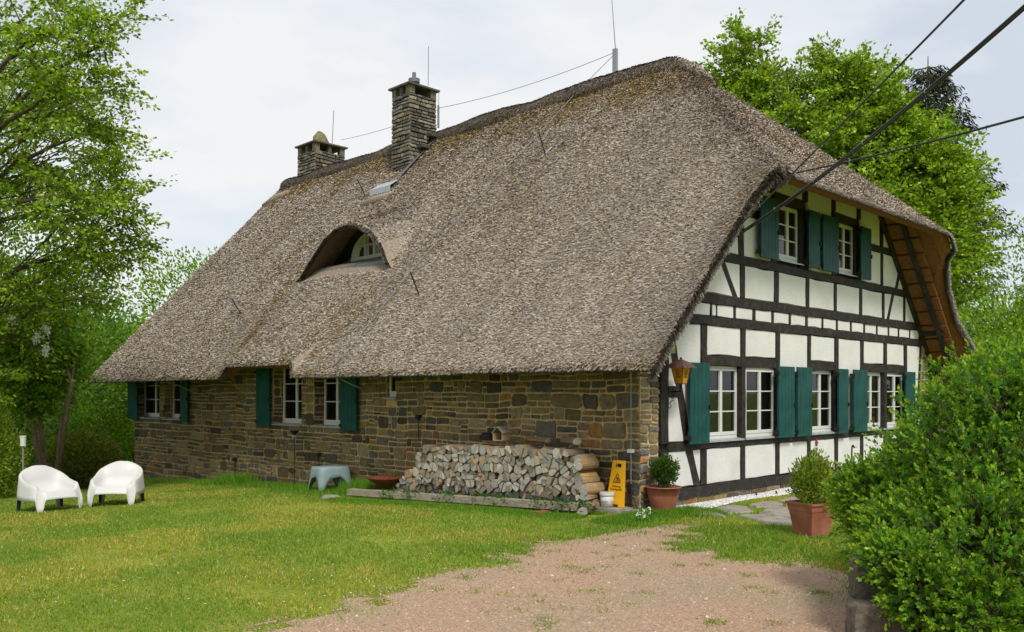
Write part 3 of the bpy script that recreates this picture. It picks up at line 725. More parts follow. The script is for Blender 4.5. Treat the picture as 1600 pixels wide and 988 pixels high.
ZS = .965
holesL = [(yy_(249.5), yy_(212), ZS, 2.25), (yy_(281.5+8), yy_(256), ZS, 2.25), (yy_(471.5), yy_(427), ZS, 2.25), (yy_(534), yy_(490.5), ZS, 2.25), (yy_(619), yy_(604), 1.54, 2.1)]
longw = holed('X', 0.0, LW, -1.2, 2.36, holesL, 0., .34, 'stone_wall', 'mortar', house)
items = layout(.0, LW, -1.0, 2.3, holesL, seed=5, breaks=(ZS,))
stones(items, lambda u, z: (0., u, z), (-1, 0, 0), longw, 300)
for hq in holesL:
    stones(layout(.0, .24, hq[2], hq[3], [], seed=int(hq[0]*10), hb=(.12, .24), wmin=.12, wmax=.26), lambda u, z: (u, hq[1], z), (0, -1, 0), longw, 0, prot=(.006, .012))
    stones(layout(.0, .24, hq[2], hq[3], [], seed=int(hq[0]*11), hb=(.12, .24), wmin=.12, wmax=.26), lambda u, z: (u, hq[0], z), (0, 1, 0), longw, 0, prot=(.006, .012))
# reveals of the stone openings and dark sills
# stone return at the corner of the gable, and the pier at the far corner
gpier = MB().box(.002, .42, .0, .35, -.3, 2.75).build('corner_pier', 'mortar_pale', house)
stones(layout(.0, .42, -.05, 2.7, [], seed=9, hb=(.14, .26), wmin=.18, wmax=.3), lambda u, z: (u, 0., z), (0, -1, 0), gpier, 60, tone=1.35)
rp = MB().box(10.2, 10.56, -.0, .35, -.3, 2.85).build('corner_pier', 'mortar_pale', house)
stones(layout(10.2, 10.56, -.05, 2.8, [], seed=10, hb=(.14, .24), wmin=.15, wmax=.3), lambda u, z: (u, 0., z), (0, -1, 0), rp, 60, tone=1.3)
pl = MB().box(.42, 10.2, -.0, .3, -.4, .083).build('plinth', 'mortar', house)
stones(layout(.42, 10.2, -.06, .08, [], seed=12, hb=(.12, .14), wmin=.2, wmax=.5), lambda u, z: (u, -.0, z), (0, -1, 0), pl, 40, tone=1.05)
# back and far walls
mb = MB(); mb.box(.36, 10.5, LW-.3, LW, -1.2, 2.4); mb.add([(0, LW, -1.2), (10.5, LW, -1.2), (10.5, LW, 2.6), (RX, LW, 7.9), (0, LW, 2.3)], [(0, 1, 2, 3, 4)]); mb.build('far_gable_wall', 'plaster', house)
MB().box(10.3, 10.56, .36, LW, -.6, 2.4).build('back_wall', 'mortar', house)
# long-wall windows, recessed, and their shutters
def lwin(pa, pb, z1, rows=3, cols=(1, 1), z0=ZS, **k):
    y1, y0 = yy_(pa), yy_(pb); return window('window', y1-y0, z1-z0, (0, y1, z0), LA_, dep=.24, cols=cols, rows=rows, curtain=False, **k)
lwin(212, 249.5, 2.25); lwin(256, 289.5, 2.25); lwin(427, 471.5, 2.25); lwin(490.5, 534, 2.25)
y1, y0 = yy_(604), yy_(619); window('window', y1-y0, .56, (0, y1, 1.54), LA_, dep=.06, cols=(1,), rows=1, curtain=False)
def yl(px): return float(onX(px, 600, -.12)[1])
for a, b in ((199, 213.5), (281, 292), (399.5, 420), (531, 556)):
    ya, yb = yl(a), yl(b); shutter(ya-yb, 1.27, (-.085, ya, .905), LA_, nb=4)

# ---- chimneys
CH = [(.19, .17, .13), (.12, .11, .09), (.26, .235, .175), (.08, .072, .058), (.15, .12, .08), (.20, .195, .17)]
def chimney(x0, x1, y0, y1, zb, zt, seed, label, top):
    core = MB().box(x0+.02, x1-.02, y0+.02, y1-.02, zb, zt).build('chimney', 'black', house, label=label)
    cw = np.ones(6)
    for T, o, a, b in ((lambda u, z: (x0+.02, u, z), (-1, 0, 0), y0, y1), (lambda u, z: (u, y0+.02, z), (0, -1, 0), x0, x1)):
        stones(layout(a, b, zb, zt, [], seed=seed, hb=(.07, .13), wmin=.12, wmax=.34), T, o, core, 150, tone=1, cols=CH, w=cw, prot=(.02, .05))
    for T, o, a, b in ((lambda u, z: (x1-.02, u, z), (1, 0, 0), y0, y1), (lambda u, z: (u, y1-.02, z), (0, 1, 0), x0, x1)):
        stones(layout(a, b, zb, zt, [], seed=seed, hb=(.08, .15), wmin=.2, wmax=.4), T, o, core, 0, tone=1, cols=CH, w=cw, prot=(.02, .05))
    # open smoke hood: corner and middle blocks under a slab
    hh = top['open']
    for x in (x0+.09, x1-.09):
        for y in (y0+.09, y1-.09):
            mb = MB(); mb.col = (.15, .14, .10); mb.box(x-.085, x+.085, y-.085, y+.085, zt, zt+hh); mb.build('hood_block', 'stone', core)
    for x, y in ((x0+.07, (y0+y1)/2),)+(((x0+x1)/2, y0+.08),)*top['mid']:
        mb = MB(); mb.col = (.09, .085, .07); mb.box(x-.06, x+.06, y-.07, y+.07, zt, zt+hh); mb.build('hood_block', 'stone', core)
    mb = MB(); mb.col = (.10, .095, .075); n = 5; e = .07
    zz = zt+hh
    P = [(x0-e, y0-e, zz), (x1+e, y0-e, zz), (x1+e, y1+e, zz), (x0-e, y1+e, zz)]
    V = P+[(p[0], p[1], p[2]+.045) for p in P]+[((x0+x1)/2, (y0+y1)/2, zz+.13)]
    mb.add(V, [(3, 2, 1, 0), (0, 1, 5, 4), (1, 2, 6, 5), (2, 3, 7, 6), (3, 0, 4, 7), (4, 5, 8), (5, 6, 8), (6, 7, 8), (7, 4, 8)]); mb.build('cap_slab', 'stone', core)
    return core, zz+.12
c1, zc1 = chimney(4.31, 5.2, 10.48, 11.23, 7.2, 9.32, 21, 'tall stone chimney with a dark vent finial', dict(open=.20, mid=0))
mb = MB(); mb.lathe([(.0, -.05), (.10, -.05), (.10, .09), (.15, .10), (.15, .2), (.07, .22), (.05, .24), (.05, .37), (0, .37)], 16, (4.75, 10.85, zc1)); mb.build('vent_finial', 'lead', c1)
mb = MB(); zf = lambda x: EAVE+SL*(x+.8)
mb.add([(3.62, 11.25, zf(3.62)+.15), (3.62, 10.38, zf(3.62)+.15), (4.30, 10.44, zf(4.30)-.12), (4.30, 11.25, zf(4.30)-.12), (3.62, 10.38, zf(3.62)+.0), (3.62, 11.25, zf(3.62)+.0)], [(0, 1, 2, 3), (0, 5, 4, 1)]); mb.build('flashing', 'zinc', c1)
mb = MB(); mb.add([(4.0, 10.36, zf(4.0)+.10), (5.2, 10.34, zf(5.2)+.06), (5.2, 10.5, zf(5.2)+.06), (4.0, 10.5, zf(4.0)+.10)], [(0, 1, 2, 3)]); mb.build('flashing', 'lead', c1)
for q, (x, w_) in enumerate(((4.72, .16), (5.05, .2))):
    mb = MB(); mb.col = (.08, .07, .06); mb.box(x-w_, x+.12, 10.30, 10.5, zf(x)+.12, zf(x)+.2); mb.build('ledge_stone', 'stone', c1)
mb = MB(); mb.smooth = True; mb.tube([(3.40, 11.3, zf(3.4)-.03), (3.38, 10.9, zf(3.38)+.0), (3.42, 10.45, zf(3.42)+.0), (3.55, 10.2, zf(3.55)-.03)], [.05, .12, .12, .06], 8); mb.build('thatch_roll', 'thatch', roof)
c2, zc2 = chimney(5.3, 6.41, 16.45, 17.47, 7.3, 9.20, 22, 'squat mossy stone chimney with a domed capstone', dict(open=.24, mid=1))
mb = MB(); mb.smooth = True; mb.col = (.20, .17, .09); mb.lathe([(0, -.04), (.27, -.04), (.29, .06), (.25, .2), (.19, .31), (.09, .40), (0, .42)], 11, (5.8, 16.9, zc2-.02), 1.0, .6); mb.v = [(x+random.uniform(-.025, .025)-.10*(z-zc2), y+random.uniform(-.02, .02), z+random.uniform(-.015, .015)) for x, y, z in mb.v]; mb.build('domed_capstone', 'stone', c2)
mb = MB(); mb.smooth = True; mb.tube([(4.55, 18.25, zf(4.5)+.0), (4.7, 17.7, zf(4.65)+.05), (4.85, 17.2, zf(4.8)+.03)], [.09, .14, .08], 8); mb.build('thatch_roll', 'thatch', roof)

# ---- lightning conductor: masts, wires and holders
mb = MB(); mb.beam((RX, 4.6, 8.4), (RX, 4.6, 9.05), .10, .07); mst = mb.build('lightning_mast', 'galv', house)
tip = at(955, -14, 18.99); MB().tube([(RX, 4.58, 8.9), tuple(tip)], [.012, .008], 5).build('rod', 'galv', mst)
def polywire(pts, r, m, parent, name='wire', **k):
    return MB().tube(pts, r, 5).build(name, m, parent, **k)
r1a, r1b = onX(669, 125, 4.85), onX(669.5, 73, 4.85); polywire([r1a-np.array([0, 0, .15]), r1b], .010, 'galv', c1, 'rod')
r2a, r2b = onX(685, 200, 5.26), onX(686, 140, 5.26); polywire([r2a, onX(685, 165, 5.26)], .03, 'galv', c1, 'rod'); polywire([onX(685, 168, 5.26), r2b], .008, 'galv', c1, 'rod')
r3a, r3b = onX(519, 222, 5.7), onX(521.5, 173, 5.7); polywire([r3a-np.array([0, 0, .1]), r3b], .012, 'galv', c2, 'rod')
def sag(a, b, s, n=14):
    a, b = np.array(a, float), np.array(b, float); return [a+(b-a)*i/n-np.array([0, 0, 4*s*(i/n)*(1-i/n)]) for i in range(n+1)]
polywire(sag((RX, 4.6, 8.98), onX(686, 169, 5.26), .12), .007, 'galv', roof); polywire(sag(onX(686, 171, 5.26), onX(532, 219, 5.7), .08), .007, 'galv', roof)
def onroof(px, py, lift=0.):
    d = ray(px, py); ts_ = np.linspace(8, 40, 4000); P = CAM+ts_[:, None]*d
    g = P[:, 2]-zroof(P[:, 0], P[:, 1])-lift; k = np.where(g < 0)[0]; return P[k[0]]
w_ = [np.array([RX, 4.6, 8.95])]
for p in ((900, 145), (845, 206), (780, 272), (710, 347), (641, 424), (590, 488), (545, 546), (520, 570)): w_.append(onroof(p[0], p[1], .10))
polywire(w_, .007, 'galv', roof)
w_ = [onroof(x, y, .05) for x, y in ((566, 268), (520, 318), (470, 360), (362, 466), (310, 520), (262, 580))]; polywire(w_, .006, 'galv', roof)
for (a, b, c, d) in ((842, 207, 853, 243), (641, 425, 656, 461), (362, 467, 378, 491), (558, 280, 572, 307)):
    q = onroof(c, d, 0.); polywire([q-np.array([0, 0, .04]), at(a, b, depth(q)-.02)], .014, 'iron', roof, 'wire_holder')
q = onroof(852, 238, .03); MB().beam(onroof(845, 246, .04), onroof(862, 230, .04), .06, .02).build('holder_plate', 'zinc', roof)
for a, b in (((262, 575), [(255, 588), (262, 597), (280, 603), (300, 612), (320, 618)]), ((528, 570), [(527, 586), (535, 594), (550, 601), (563, 607)])):
    polywire([onX(*a, -.85)]+[onX(x, y, -.82+.13*i) for i, (x, y) in enumerate(b)], .012, 'galv', roof)
polywire([onX(255, 592, -.75), onX(300, 592, -.60)], .015, 'galv', roof); polywire([onX(518, 581, -.8), onX(552, 582, -.7)], .012, 'copper', roof)
# fittings on the long wall
polywire([(-.07, .10, 2.05), (-.07, .10, .38)], .008, 'galv', house, 'conductor_rod'); polywire([(-.07, .10, .38), (-.07, .10, -.02)], .018, 'iron', house, 'conductor_rod')
MB().box(-.10, -.04, .065, .145, .80, .85).build('junction_box', 'white_plastic', house)
for px, py in ((368, 718), (500, 711), (655, 652)):
    p = onX(px, py, -.03); mb = MB(); mb.box(-.09, .0, p[1]-.04, p[1]+.04, p[2]-.04, p[2]+.04); b_ = mb.build('wall_tap', 'iron', house)
    polywire([(-.05, p[1], p[2]-.04), (-.045, p[1], p[2]-.38)], .010, 'iron', b_)
p = onY(1047, 546, -.12); MB().box(p[0]-.05, p[0]+.07, -.16, -.02, p[2]-.055, p[2]+.055).build('sensor_box', 'oliveink', house)
# cables on the gable
polywire([onY(x, y, -.06) for x, y in ((1245, 270), (1232, 278), (1218, 280), (1208, 290), (1205, 300), (1195, 300), (1188, 290), (1183, 286))], .015, 'cable', house, 'wall_cable')
polywire([onY(x, y, -.05) for x, y in ((1188, 281), (1200, 279), (1216, 275))], .008, 'cable', house, 'wall_cable')
p = onY(1132, 376, -.12); MB().lathe([(0, -.06), (.035, -.06), (.045, 0), (.03, .06), (0, .06)], 10, tuple(p)).build('cable_anchor', 'iron', house)
#==PART3==
# ================================================================== GROUND
def axis(fine0, fine1, step, far0, far1):
    a = list(np.arange(fine0, fine1+1e-6, step)); s = step; x = fine0
    lo = []
    while x > far0: s *= 1.22; x -= s; lo.append(x)
    s = step; x = fine1; hi = []
    while x < far1: s *= 1.22; x += s; hi.append(x)
    return np.array(lo[::-1]+a+hi)
gxs, gys = axis(-11, 12, .22, -900, 900), axis(-8, 20, .22, -900, 900)
Xg, Yg = np.meshgrid(gxs, gys, indexing='ij'); V = np.stack([Xg, Yg, gz(Xg, Yg)], -1).reshape(-1, 3); nj = len(gys)
i, j = np.meshgrid(np.arange(len(gxs)-1), np.arange(nj-1), indexing='ij'); i = i.ravel(); j = j.ravel()
arrmesh('lawn', V, np.stack([i*nj+j, (i+1)*nj+j, (i+1)*nj+j+1, i*nj+j+1], 1), 'lawn', smooth=True, kind='structure')
# drive: worn gravel, edge broken up
DR = [(300, 1010), (430, 975), (560, 935), (680, 900), (760, 880), (820, 856), (930, 838), (1020, 822), (1085, 816), (1108, 838), (1085, 858), (1140, 872), (1250, 882), (1335, 892), (1350, 930)]
dp = [tuple(onG(*p)[:2]) for p in DR] + [(-1.5, -6.0), (3, -9), (2, -16), (-14, -16), (-14, -9), (-8.2, -4.2)]
dp = np.array(dp)
def inpoly(x, y, P):
    c = np.zeros(x.shape, bool); n = len(P)
    for a in range(n):
        x0, y0 = P[a]; x1, y1 = P[(a+1) % n]; k = ((y0 > y) != (y1 > y)) & (x < (x1-x0)*(y-y0)/(y1-y0+1e-12)+x0); c ^= k
    return c
def polydist(x, y, P):
    d = np.full(x.shape, 1e9); n = len(P)
    for a in range(n):
        p, q = P[a], P[(a+1) % n]; v = q-p; t = np.clip(((x-p[0])*v[0]+(y-p[1])*v[1])/(v@v), 0, 1); d = np.minimum(d, np.hypot(x-p[0]-v[0]*t, y-p[1]-v[1]*t))
    return d
def drive(x, y):      # signed: >0 inside the worn gravel
    s = polydist(x, y, dp)*np.where(inpoly(x, y, dp), 1, -1); return s+(fnoise(x*2.1, y*2.1, 71, 4)-.5)*.75+(fnoise(x*9, y*9, 72, 2)-.5)*.35
cs = .045; ax = np.arange(-10.5, 2.5, cs); ay = np.arange(-8, 1.6, cs)
A, B = np.meshgrid(ax, ay, indexing='ij'); D_ = drive(A, B) > 0; nj = len(ay)
V = np.stack([A, B, gz(A, B)+.004], -1).reshape(-1, 3); c = D_[:-1, :-1] & D_[1:, :-1] & D_[1:, 1:] & D_[:-1, 1:]
i, j = np.nonzero(c); F = np.stack([i*nj+j, (i+1)*nj+j, (i+1)*nj+j+1, i*nj+j+1], 1)
u_, inv = np.unique(F, return_inverse=True); arrmesh('gravel_drive', V[u_], inv.reshape(F.shape), 'drive', kind='structure', smooth=True)
def pebbles(name, n, f, size, cols, m, jit=.3, **k):
    x, y = f(n); z = gz(x, y); n = len(x); s = size*rng.uniform(.5, 1.5, (n, 1)); base = np.array([(1, 0, 0), (0, 1, 0), (-1, 0, 0), (0, -1, 0), (0, 0, .75)])
    a = rng.uniform(0, 6.28, n); ca, sa = np.cos(a)[:, None], np.sin(a)[:, None]
    bx = base[None, :, 0]*rng.uniform(.7, 1.3, (n, 5)); by = base[None, :, 1]*rng.uniform(.6, 1.1, (n, 5)); bz = base[None, :, 2]*rng.uniform(.6, 1.2, (n, 1))
    V = np.stack([x[:, None]+s*(bx*ca-by*sa), y[:, None]+s*(bx*sa+by*ca), z[:, None]+.004+s*bz], -1).reshape(-1, 3); b = np.arange(n)[:, None]*5
    F = np.concatenate([b+np.array([0, 1, 4]), b+np.array([1, 2, 4]), b+np.array([2, 3, 4]), b+np.array([3, 0, 4])])
    return arrmesh(name, V, F, m, None, tint=np.repeat(palette(n, cols, jit), 5, 0), kind='stuff', **k)
def in_drive(n):
    x = rng.uniform(-8, 1.5, n); y = rng.uniform(-6, 1.3, n); k = (drive(x, y) > -.1) & (depth(np.stack([x, y, 0*x], 1)) > 4.5); t = depth(np.stack([x, y, 0*x], 1)); k &= rng.random(n) < np.clip(8/t, 0, 1)**2; return x[k], y[k]
pebbles('gravel', 90000, in_drive, .007, [(.40, .27, .18), (.33, .215, .14), (.45, .33, .24), (.24, .155, .10), (.36, .28, .19)], 'gravelp', label='loose reddish gravel scattered over the worn drive', category='gravel')
def in_drive2(n):
    x, y = in_drive(n); return x[::24], y[::24]
pebbles('gravel', 26000, in_drive2, .014, [(.42, .33, .27), (.30, .24, .20), (.50, .42, .35), (.22, .18, .15)], 'gravelp', label='larger loose stones lying on the gravel drive', category='gravel')
# white gravel strip beside the gable
def strip(n):
    x = rng.uniform(.42, 7.5, n); w = .34+.06*np.sin(x*2); y = -.04-rng.random(n)*w*np.clip((x-.2)*1.6, .3, 1); return x, y
st = MB(); xs_ = np.linspace(.42, 7.5, 40); 
st.add([(x, -.01, gz(x, -.01)+.012) for x in xs_]+[(x, -.04-(.34+.06*math.sin(x*2))*min(1, max(.3, (x-.2)*1.6)), gz(x, -.3)+.010) for x in xs_], [(k, 40+k, 41+k, k+1) for k in range(39)])
st.build('gravel_strip', 'white_gravel', kind='structure')
pebbles('white_gravel', 9000, strip, .022, [(.8, .79, .77), (.66, .65, .63), (.5, .49, .47)], 'gravelp', .12, label='white gravel strip along the foot of the gable', category='gravel')
# paving stones of the garden path
path = empty('paved_path', kind='structure')
SL_ = [[(235, 400), (280, 358), (380, 352), (480, 385), (575, 420), (560, 434), (390, 405)], [(480, 350), (560, 328), (650, 315), (790, 330), (850, 378), (740, 388), (590, 395)], [(690, 415), (930, 408), (1200, 448), (1215, 502), (1070, 497), (900, 468)],
       [(925, 372), (1010, 336), (1190, 335), (1198, 385), (1010, 384)], [(800, 312), (960, 280), (1080, 280), (1130, 318), (980, 332), (870, 335)], [(880, 392), (1000, 392), (1200, 396), (1205, 436), (1000, 412)],
       [(1080, 272), (1180, 245), (1270, 235), (1290, 262), (1160, 300)], [(1160, 308), (1270, 285), (1330, 300), (1200, 330)], [(1220, 340), (1400, 330), (1430, 400), (1215, 392)], [(1225, 405), (1430, 410), (1440, 470), (1230, 500)]]
for P in SL_:
    q = [onG(1040+x/6.154, 740+y/6.154) for x, y in P]; R_ = []
    for a in range(len(q)):
        b = (a+1) % len(q); R_ += [q[a], q[a]*.5+q[b]*.5+np.array([rng.normal(0, .02), rng.normal(0, .02), 0])]
    mb = MB(); mb.prism([(p[0], p[1], p[2]-.02) for p in R_], (0, 0, .045), bevel=.02); mb.build('paving_stone', 'paving', path)
for a, b in (((1180, 184), (1215, 205)), ((1062, 205), (1078, 228)), ((868, 218), (885, 232))):
    p = onG(1040+a[0]/6.154, 740+a[1]/6.154); MB().tube([p+np.array([.12, .06, -.02]), p+np.array([.06, .03, .05]), p+np.array([0, 0, .055]), p+np.array([-.04, -.06, -.03])], .012, 5).build('edging_hoop', 'iron', None, label='short bent iron hoop at the white gravel edge', category='edging', group='iron hoops edging the gravel')
for k, o in enumerate([o for o in COL.objects if o.name.startswith('edging_hoop')]): o['label'] = ['bent iron edging hoop nearest the square planter', 'middle of three iron edging hoops by the white gravel', 'iron edging hoop farthest left, by the grass tuft'][k]

# grass blades
G1 = [(.17, .27, .028), (.25, .32, .035), (.33, .37, .055), (.20, .29, .03), (.44, .38, .14)]
G2 = [(.08, .22, .015), (.12, .27, .018), (.18, .32, .022)]
def blades(name, x, y, h, w, cols, lab, wts=None, lean=.5, dz=0):
    n = len(x); P = np.stack([x, y, gz(x, y)+dz-.005], 1); D = unit(np.stack([rng.normal(0, lean, n), rng.normal(0, lean, n), np.ones(n)], 1)); a = rng.uniform(0, 6.28, n)
    s = np.stack([np.cos(a), np.sin(a), 0*a], 1)*(w*rng.uniform(.6, 1.4, n))[:, None]; T = P+D*(h*rng.uniform(.5, 1.3, n))[:, None]
    V = np.stack([P-s, P+s, T], 1).reshape(-1, 3)
    b = fnoise(x*.7, y*.7, 81, 5)+rng.normal(0, .05, n); c = palette(n, cols, .25, wts); 
    if cols is G1: c = c*(np.where(b[:, None] > .5, [[1.25, 1.08, 1.1]], [[.72, .92, .7]]))
    return arrmesh(name, V, np.arange(3*n).reshape(-1, 3), 'grassb', tint=np.repeat(c, 3, 0), kind='stuff', label=lab, category='grass')
n = 900000; x = rng.uniform(-11.5, 0.0, n); y = rng.uniform(-7.5, 19, n); t = depth(np.stack([x, y], 1)); pxx = pix(np.stack([x, y, 0*x-.2], 1))[0]
k = (t > 5) & (pxx > -60) & (pxx < 1500) & (rng.random(n) < np.clip(9/t, .15, 1)**1.3) & (drive(x, y) < .02+rng.normal(0, .20, n)); x, y = x[k], y[k]; t = t[k]
dry = fnoise(x*1.3, y*1.3, 83, 5); k = rng.random(len(x)) < np.where(dry > .60, .30, 1); x, y, t = x[k], y[k], t[k]
blades('grass', x, y, .035+.0*t, .0022+.00045*t, G1, 'short mown lawn grass, yellowish green with dry patches')
# right-hand grass by the planter
n = 60000; x = rng.uniform(-4, 7, n); y = rng.uniform(-4.5, -.35, n); t = depth(np.stack([x, y], 1)); px_, py_ = pix(np.stack([x, y, 0*x], 1))
pave = np.zeros(n, bool)
for P in SL_:
    q = np.array([onG(1040+a/6.154, 740+b/6.154)[:2] for a, b in P]); pave |= inpoly(x, y, q)
k = (drive(x, y) < .03+rng.normal(0, .1, n)) & ~pave & ((py_ > 822) | (rng.random(n) < .45) ) & (y < -.45); x, y, t = x[k], y[k], t[k]
blades('grass', x, y, .05, .007, G1, 'patchy grass between drive, paving and planter', [.3, .3, .15, .2, .05])
# tall tufts: wall foot, woodpile foot, drive weeds
def band(n, f, h, w, lab, cols=G2):
    x, y = f(n); blades('tall_grass', x, y, h, w, cols, lab, lean=.45)
def wallfoot(n):
    y = rng.uniform(5.2, 17.2, n); wd = .25+.55*fnoise(y*.9, y*0, 91)+.4*(y < 8.4)*(y > 5.6); return -.05-np.abs(rng.normal(0, 1, n))*wd*.55, y
band(30000, wallfoot, .10, .006, 'long dark green grass along the foot of the stone wall')
def bush_tufts(n):
    c = [(-.35, 5.75), (-.3, 5.9), (-.25, 10.6), (-.3, 11.0)]; k = rng.integers(0, len(c), n); c = np.array(c)[k]; return c[:, 0]+rng.normal(0, .17, n), c[:, 1]+rng.normal(0, .25, n)
band(7000, bush_tufts, .26, .006, 'tall grass tufts beside the grey stool and the wall')
def pilefoot(n):
    y = rng.uniform(.2, 5.4, n); x0 = -1.16+(5.26-y)*.083; s = rng.random(n) < .65; return np.where(s, x0-.1-np.abs(rng.normal(0, .22, n)), x0+.12+rng.random(n)*.22), y
band(22000, pilefoot, .055, .005, 'green grass either side of the timber beam')
def cornerfoot(n):
    x = rng.uniform(-1.2, .7, n); return x, -.12-np.abs(rng.normal(0, .3, n))-.2*(x > 0)
band(9000, cornerfoot, .08, .006, 'fresh grass at the house corner by the round pot')
def weeds(n):
    cx = rng.uniform(-6, 1, 280); cy = rng.uniform(-5.4, 0, 280); k = rng.integers(0, 280, n)**2//280; return cx[k]+rng.normal(0, .05, n), cy[k]+rng.normal(0, .05, n)
def weeds2(n):
    x, y = weeds(n); k = drive(x, y) > .0; px_, py_ = pix(np.stack([x, y, 0*x], 1)); k &= (rng.random(n) < np.where(px_ > 1000, 1, .45)); return x[k], y[k]
x, y = weeds2(26000); blades('weeds', x, y, .04, .006, [(.16, .26, .025), (.24, .28, .04)], 'small weed tufts growing in the gravel drive', lean=1.2)
# low leafy weeds
def leafy(n, f, h, size, cols, lab, name='weeds'):
    x, y = f(n); z = gz(x, y)+rng.uniform(0, h, len(x)); P = np.stack([x, y, z], 1); D = unit(np.stack([rng.normal(0, 1, len(x)), rng.normal(0, 1, len(x)), rng.uniform(-.1, .8, len(x))], 1))
    leaf_mesh(name, P, D, size, size*.6, palette(len(x), cols, .3), 'leaf', kind='stuff', label=lab, category='weeds')
def nettles(n):
    c = np.array([(-.64, .75), (-.66, .95), (-.62, .5), (-.72, 2.0), (-.74, 2.4), (-.79, 3.1), (-.9, 4.4), (-.86, 3.9), (-.66, 1.2)]); k = rng.integers(0, len(c), n); return c[k, 0]+rng.normal(0, .06, n), c[k, 1]+rng.normal(0, .12, n)
leafy(2000, nettles, .17, .05, [(.04, .12, .012), (.06, .15, .02)], 'leafy green weeds at the foot of the woodpile')
FP, FD = [], []
for cx_, cy_, nn in ((1003, 813, 11), (1013, 806, 6)):
    for _ in range(nn):
        p = onG(cx_+random.uniform(-8, 7), cy_+random.uniform(-4, 5)); c = p+np.array([0, 0, random.uniform(.06, .12)])
        for _k in range(14): d = np.array([random.gauss(0, 1), random.gauss(0, 1), random.gauss(.3, 1)]); d /= np.linalg.norm(d); FP.append(c+d*.006); FD.append(d)
leaf_mesh('white_flowers', np.array(FP), np.array(FD), .022, .014, np.tile([.8, .8, .77], (len(FP), 1)), 'petal', None, kind='stuff', label='small clump of white flowers below the round pot', category='flowers')
def flstem(n): i = rng.integers(0, len(FP), n); q = np.array(FP)[i]; return q[:, 0]+rng.normal(0, .03, n), q[:, 1]+rng.normal(0, .03, n)
leafy(260, flstem, .09, .05, [(.10, .24, .02), (.14, .30, .025)], 'leaves around the white flower clump')
dz = MB()
for _ in range(170):
    p = onG(random.uniform(0, 1000), random.uniform(772, 960)); 
    if drive(np.array([p[0]]), np.array([p[1]]))[0] > 0: continue
    r = random.uniform(.005, .011); z = p[2]+.035; dz.add([(p[0]+r*math.cos(a), p[1]+r*math.sin(a), z) for a in (0, 1.26, 2.5, 3.77, 5.03)], [(0, 1, 2, 3, 4)])
dz.build('daisies', 'petal', None, label='tiny white daisies scattered over the lawn', category='flowers', kind='stuff')

# ================================================================== OBJECTS
# woodpile: split logs, axis towards the wall
def woodpile():
    Y0, Y1, XFr = .52, 4.62, -.56
    def top(y):
        return np.interp(y, [.52, .60, .9, 1.3, 1.9, 2.6, 3.2, 3.7, 4.0, 4.2, 4.42, 4.62], [.50, .74, .92, .97, .90, .99, .93, .95, .84, .66, .42, .20])
    base = lambda y: float(gz(-.5, y))
    pts = []
    sp = .152; r = 0; z = .05
    while z < .9:
        y = Y0+.03+(r % 2)*sp*.5
        while y < Y1:
            pts.append((y+random.uniform(-.035, .035), z+random.uniform(-.03, .03))); y += sp*random.uniform(.85, 1.2)
        z += sp*.82; r += 1
    pts = [p for p in pts if p[1] < top(p[0])-.03+random.uniform(-.05, .04)]
    P = np.array(pts); cells = []
    for k in range(len(P)):
        c = P[k]; poly = [(c[0]+.094*math.cos(q*.785+.3), c[1]+.094*math.sin(q*.785+.3)) for q in range(8)]
        d = np.hypot(*(P-c).T); 
        for q in np.argsort(d)[1:14]:
            n = P[q]-c; m = (P[q]+c)/2; poly = clip_poly(poly, n[0], n[1], n@m)
            if len(poly) < 3: break
        poly = clip_poly(poly, 0, -1, 0.0)
        if len(poly) < 3: continue
        # split each round into wedges
        a0 = random.uniform(0, 3.14); cuts = random.choice([0, 1, 1, 1, 2, 2]); pieces = [poly]
        cc = np.mean(poly, 0)+np.array([random.uniform(-.02, .02), random.uniform(-.02, .02)])
        for q in range(cuts):
            a = a0+q*math.pi/max(cuts, 1)+random.uniform(-.25, .25); n = (math.cos(a), math.sin(a)); new = []
            for pc in pieces:
                A = clip_poly(pc, n[0], n[1], n[0]*cc[0]+n[1]*cc[1]); B = clip_poly(pc, -n[0], -n[1], -n[0]*cc[0]-n[1]*cc[1])
                ok = [X_ for X_ in (A, B) if len(X_) > 2]
                ar = lambda Q: abs(sum(Q[i][0]*Q[(i+1) % len(Q)][1]-Q[(i+1) % len(Q)][0]*Q[i][1] for i in range(len(Q))))/2
                if len(ok) == 2 and min(ar(A), ar(B)) > .0026: new += ok
                else: new.append(pc)
            pieces = new
        cells += pieces
    logs = []
    for Q in cells:
        c = np.mean(Q, 0); Q = [tuple(c+(np.array(p)-c)*random.uniform(.80, .96)) for p in Q]
        # a little bark-side rounding
        R_ = []
        for i in range(len(Q)):
            a, b = np.array(Q[i]), np.array(Q[(i+1) % len(Q)])
            R_.append(tuple(a))
            if np.linalg.norm(a-b) > .05: m = (a+b)/2; R_.append(tuple(m+(m-c)*random.uniform(-.03, .12)))
        logs.append((c, R_))
    return logs, XFr
logs, XFr = woodpile()
def poly_area(Q): return abs(sum(Q[i][0]*Q[(i+1) % len(Q)][1]-Q[(i+1) % len(Q)][0]*Q[i][1] for i in range(len(Q))))/2
logs.sort(key=lambda l: -poly_area(l[1]))
GREY = [(.48, .45, .38), (.39, .37, .32), (.54, .50, .42), (.34, .28, .20), (.42, .33, .22), (.27, .25, .22)]
BARK = [(.30, .20, .10), (.22, .15, .09), (.38, .25, .12), (.18, .14, .10)]
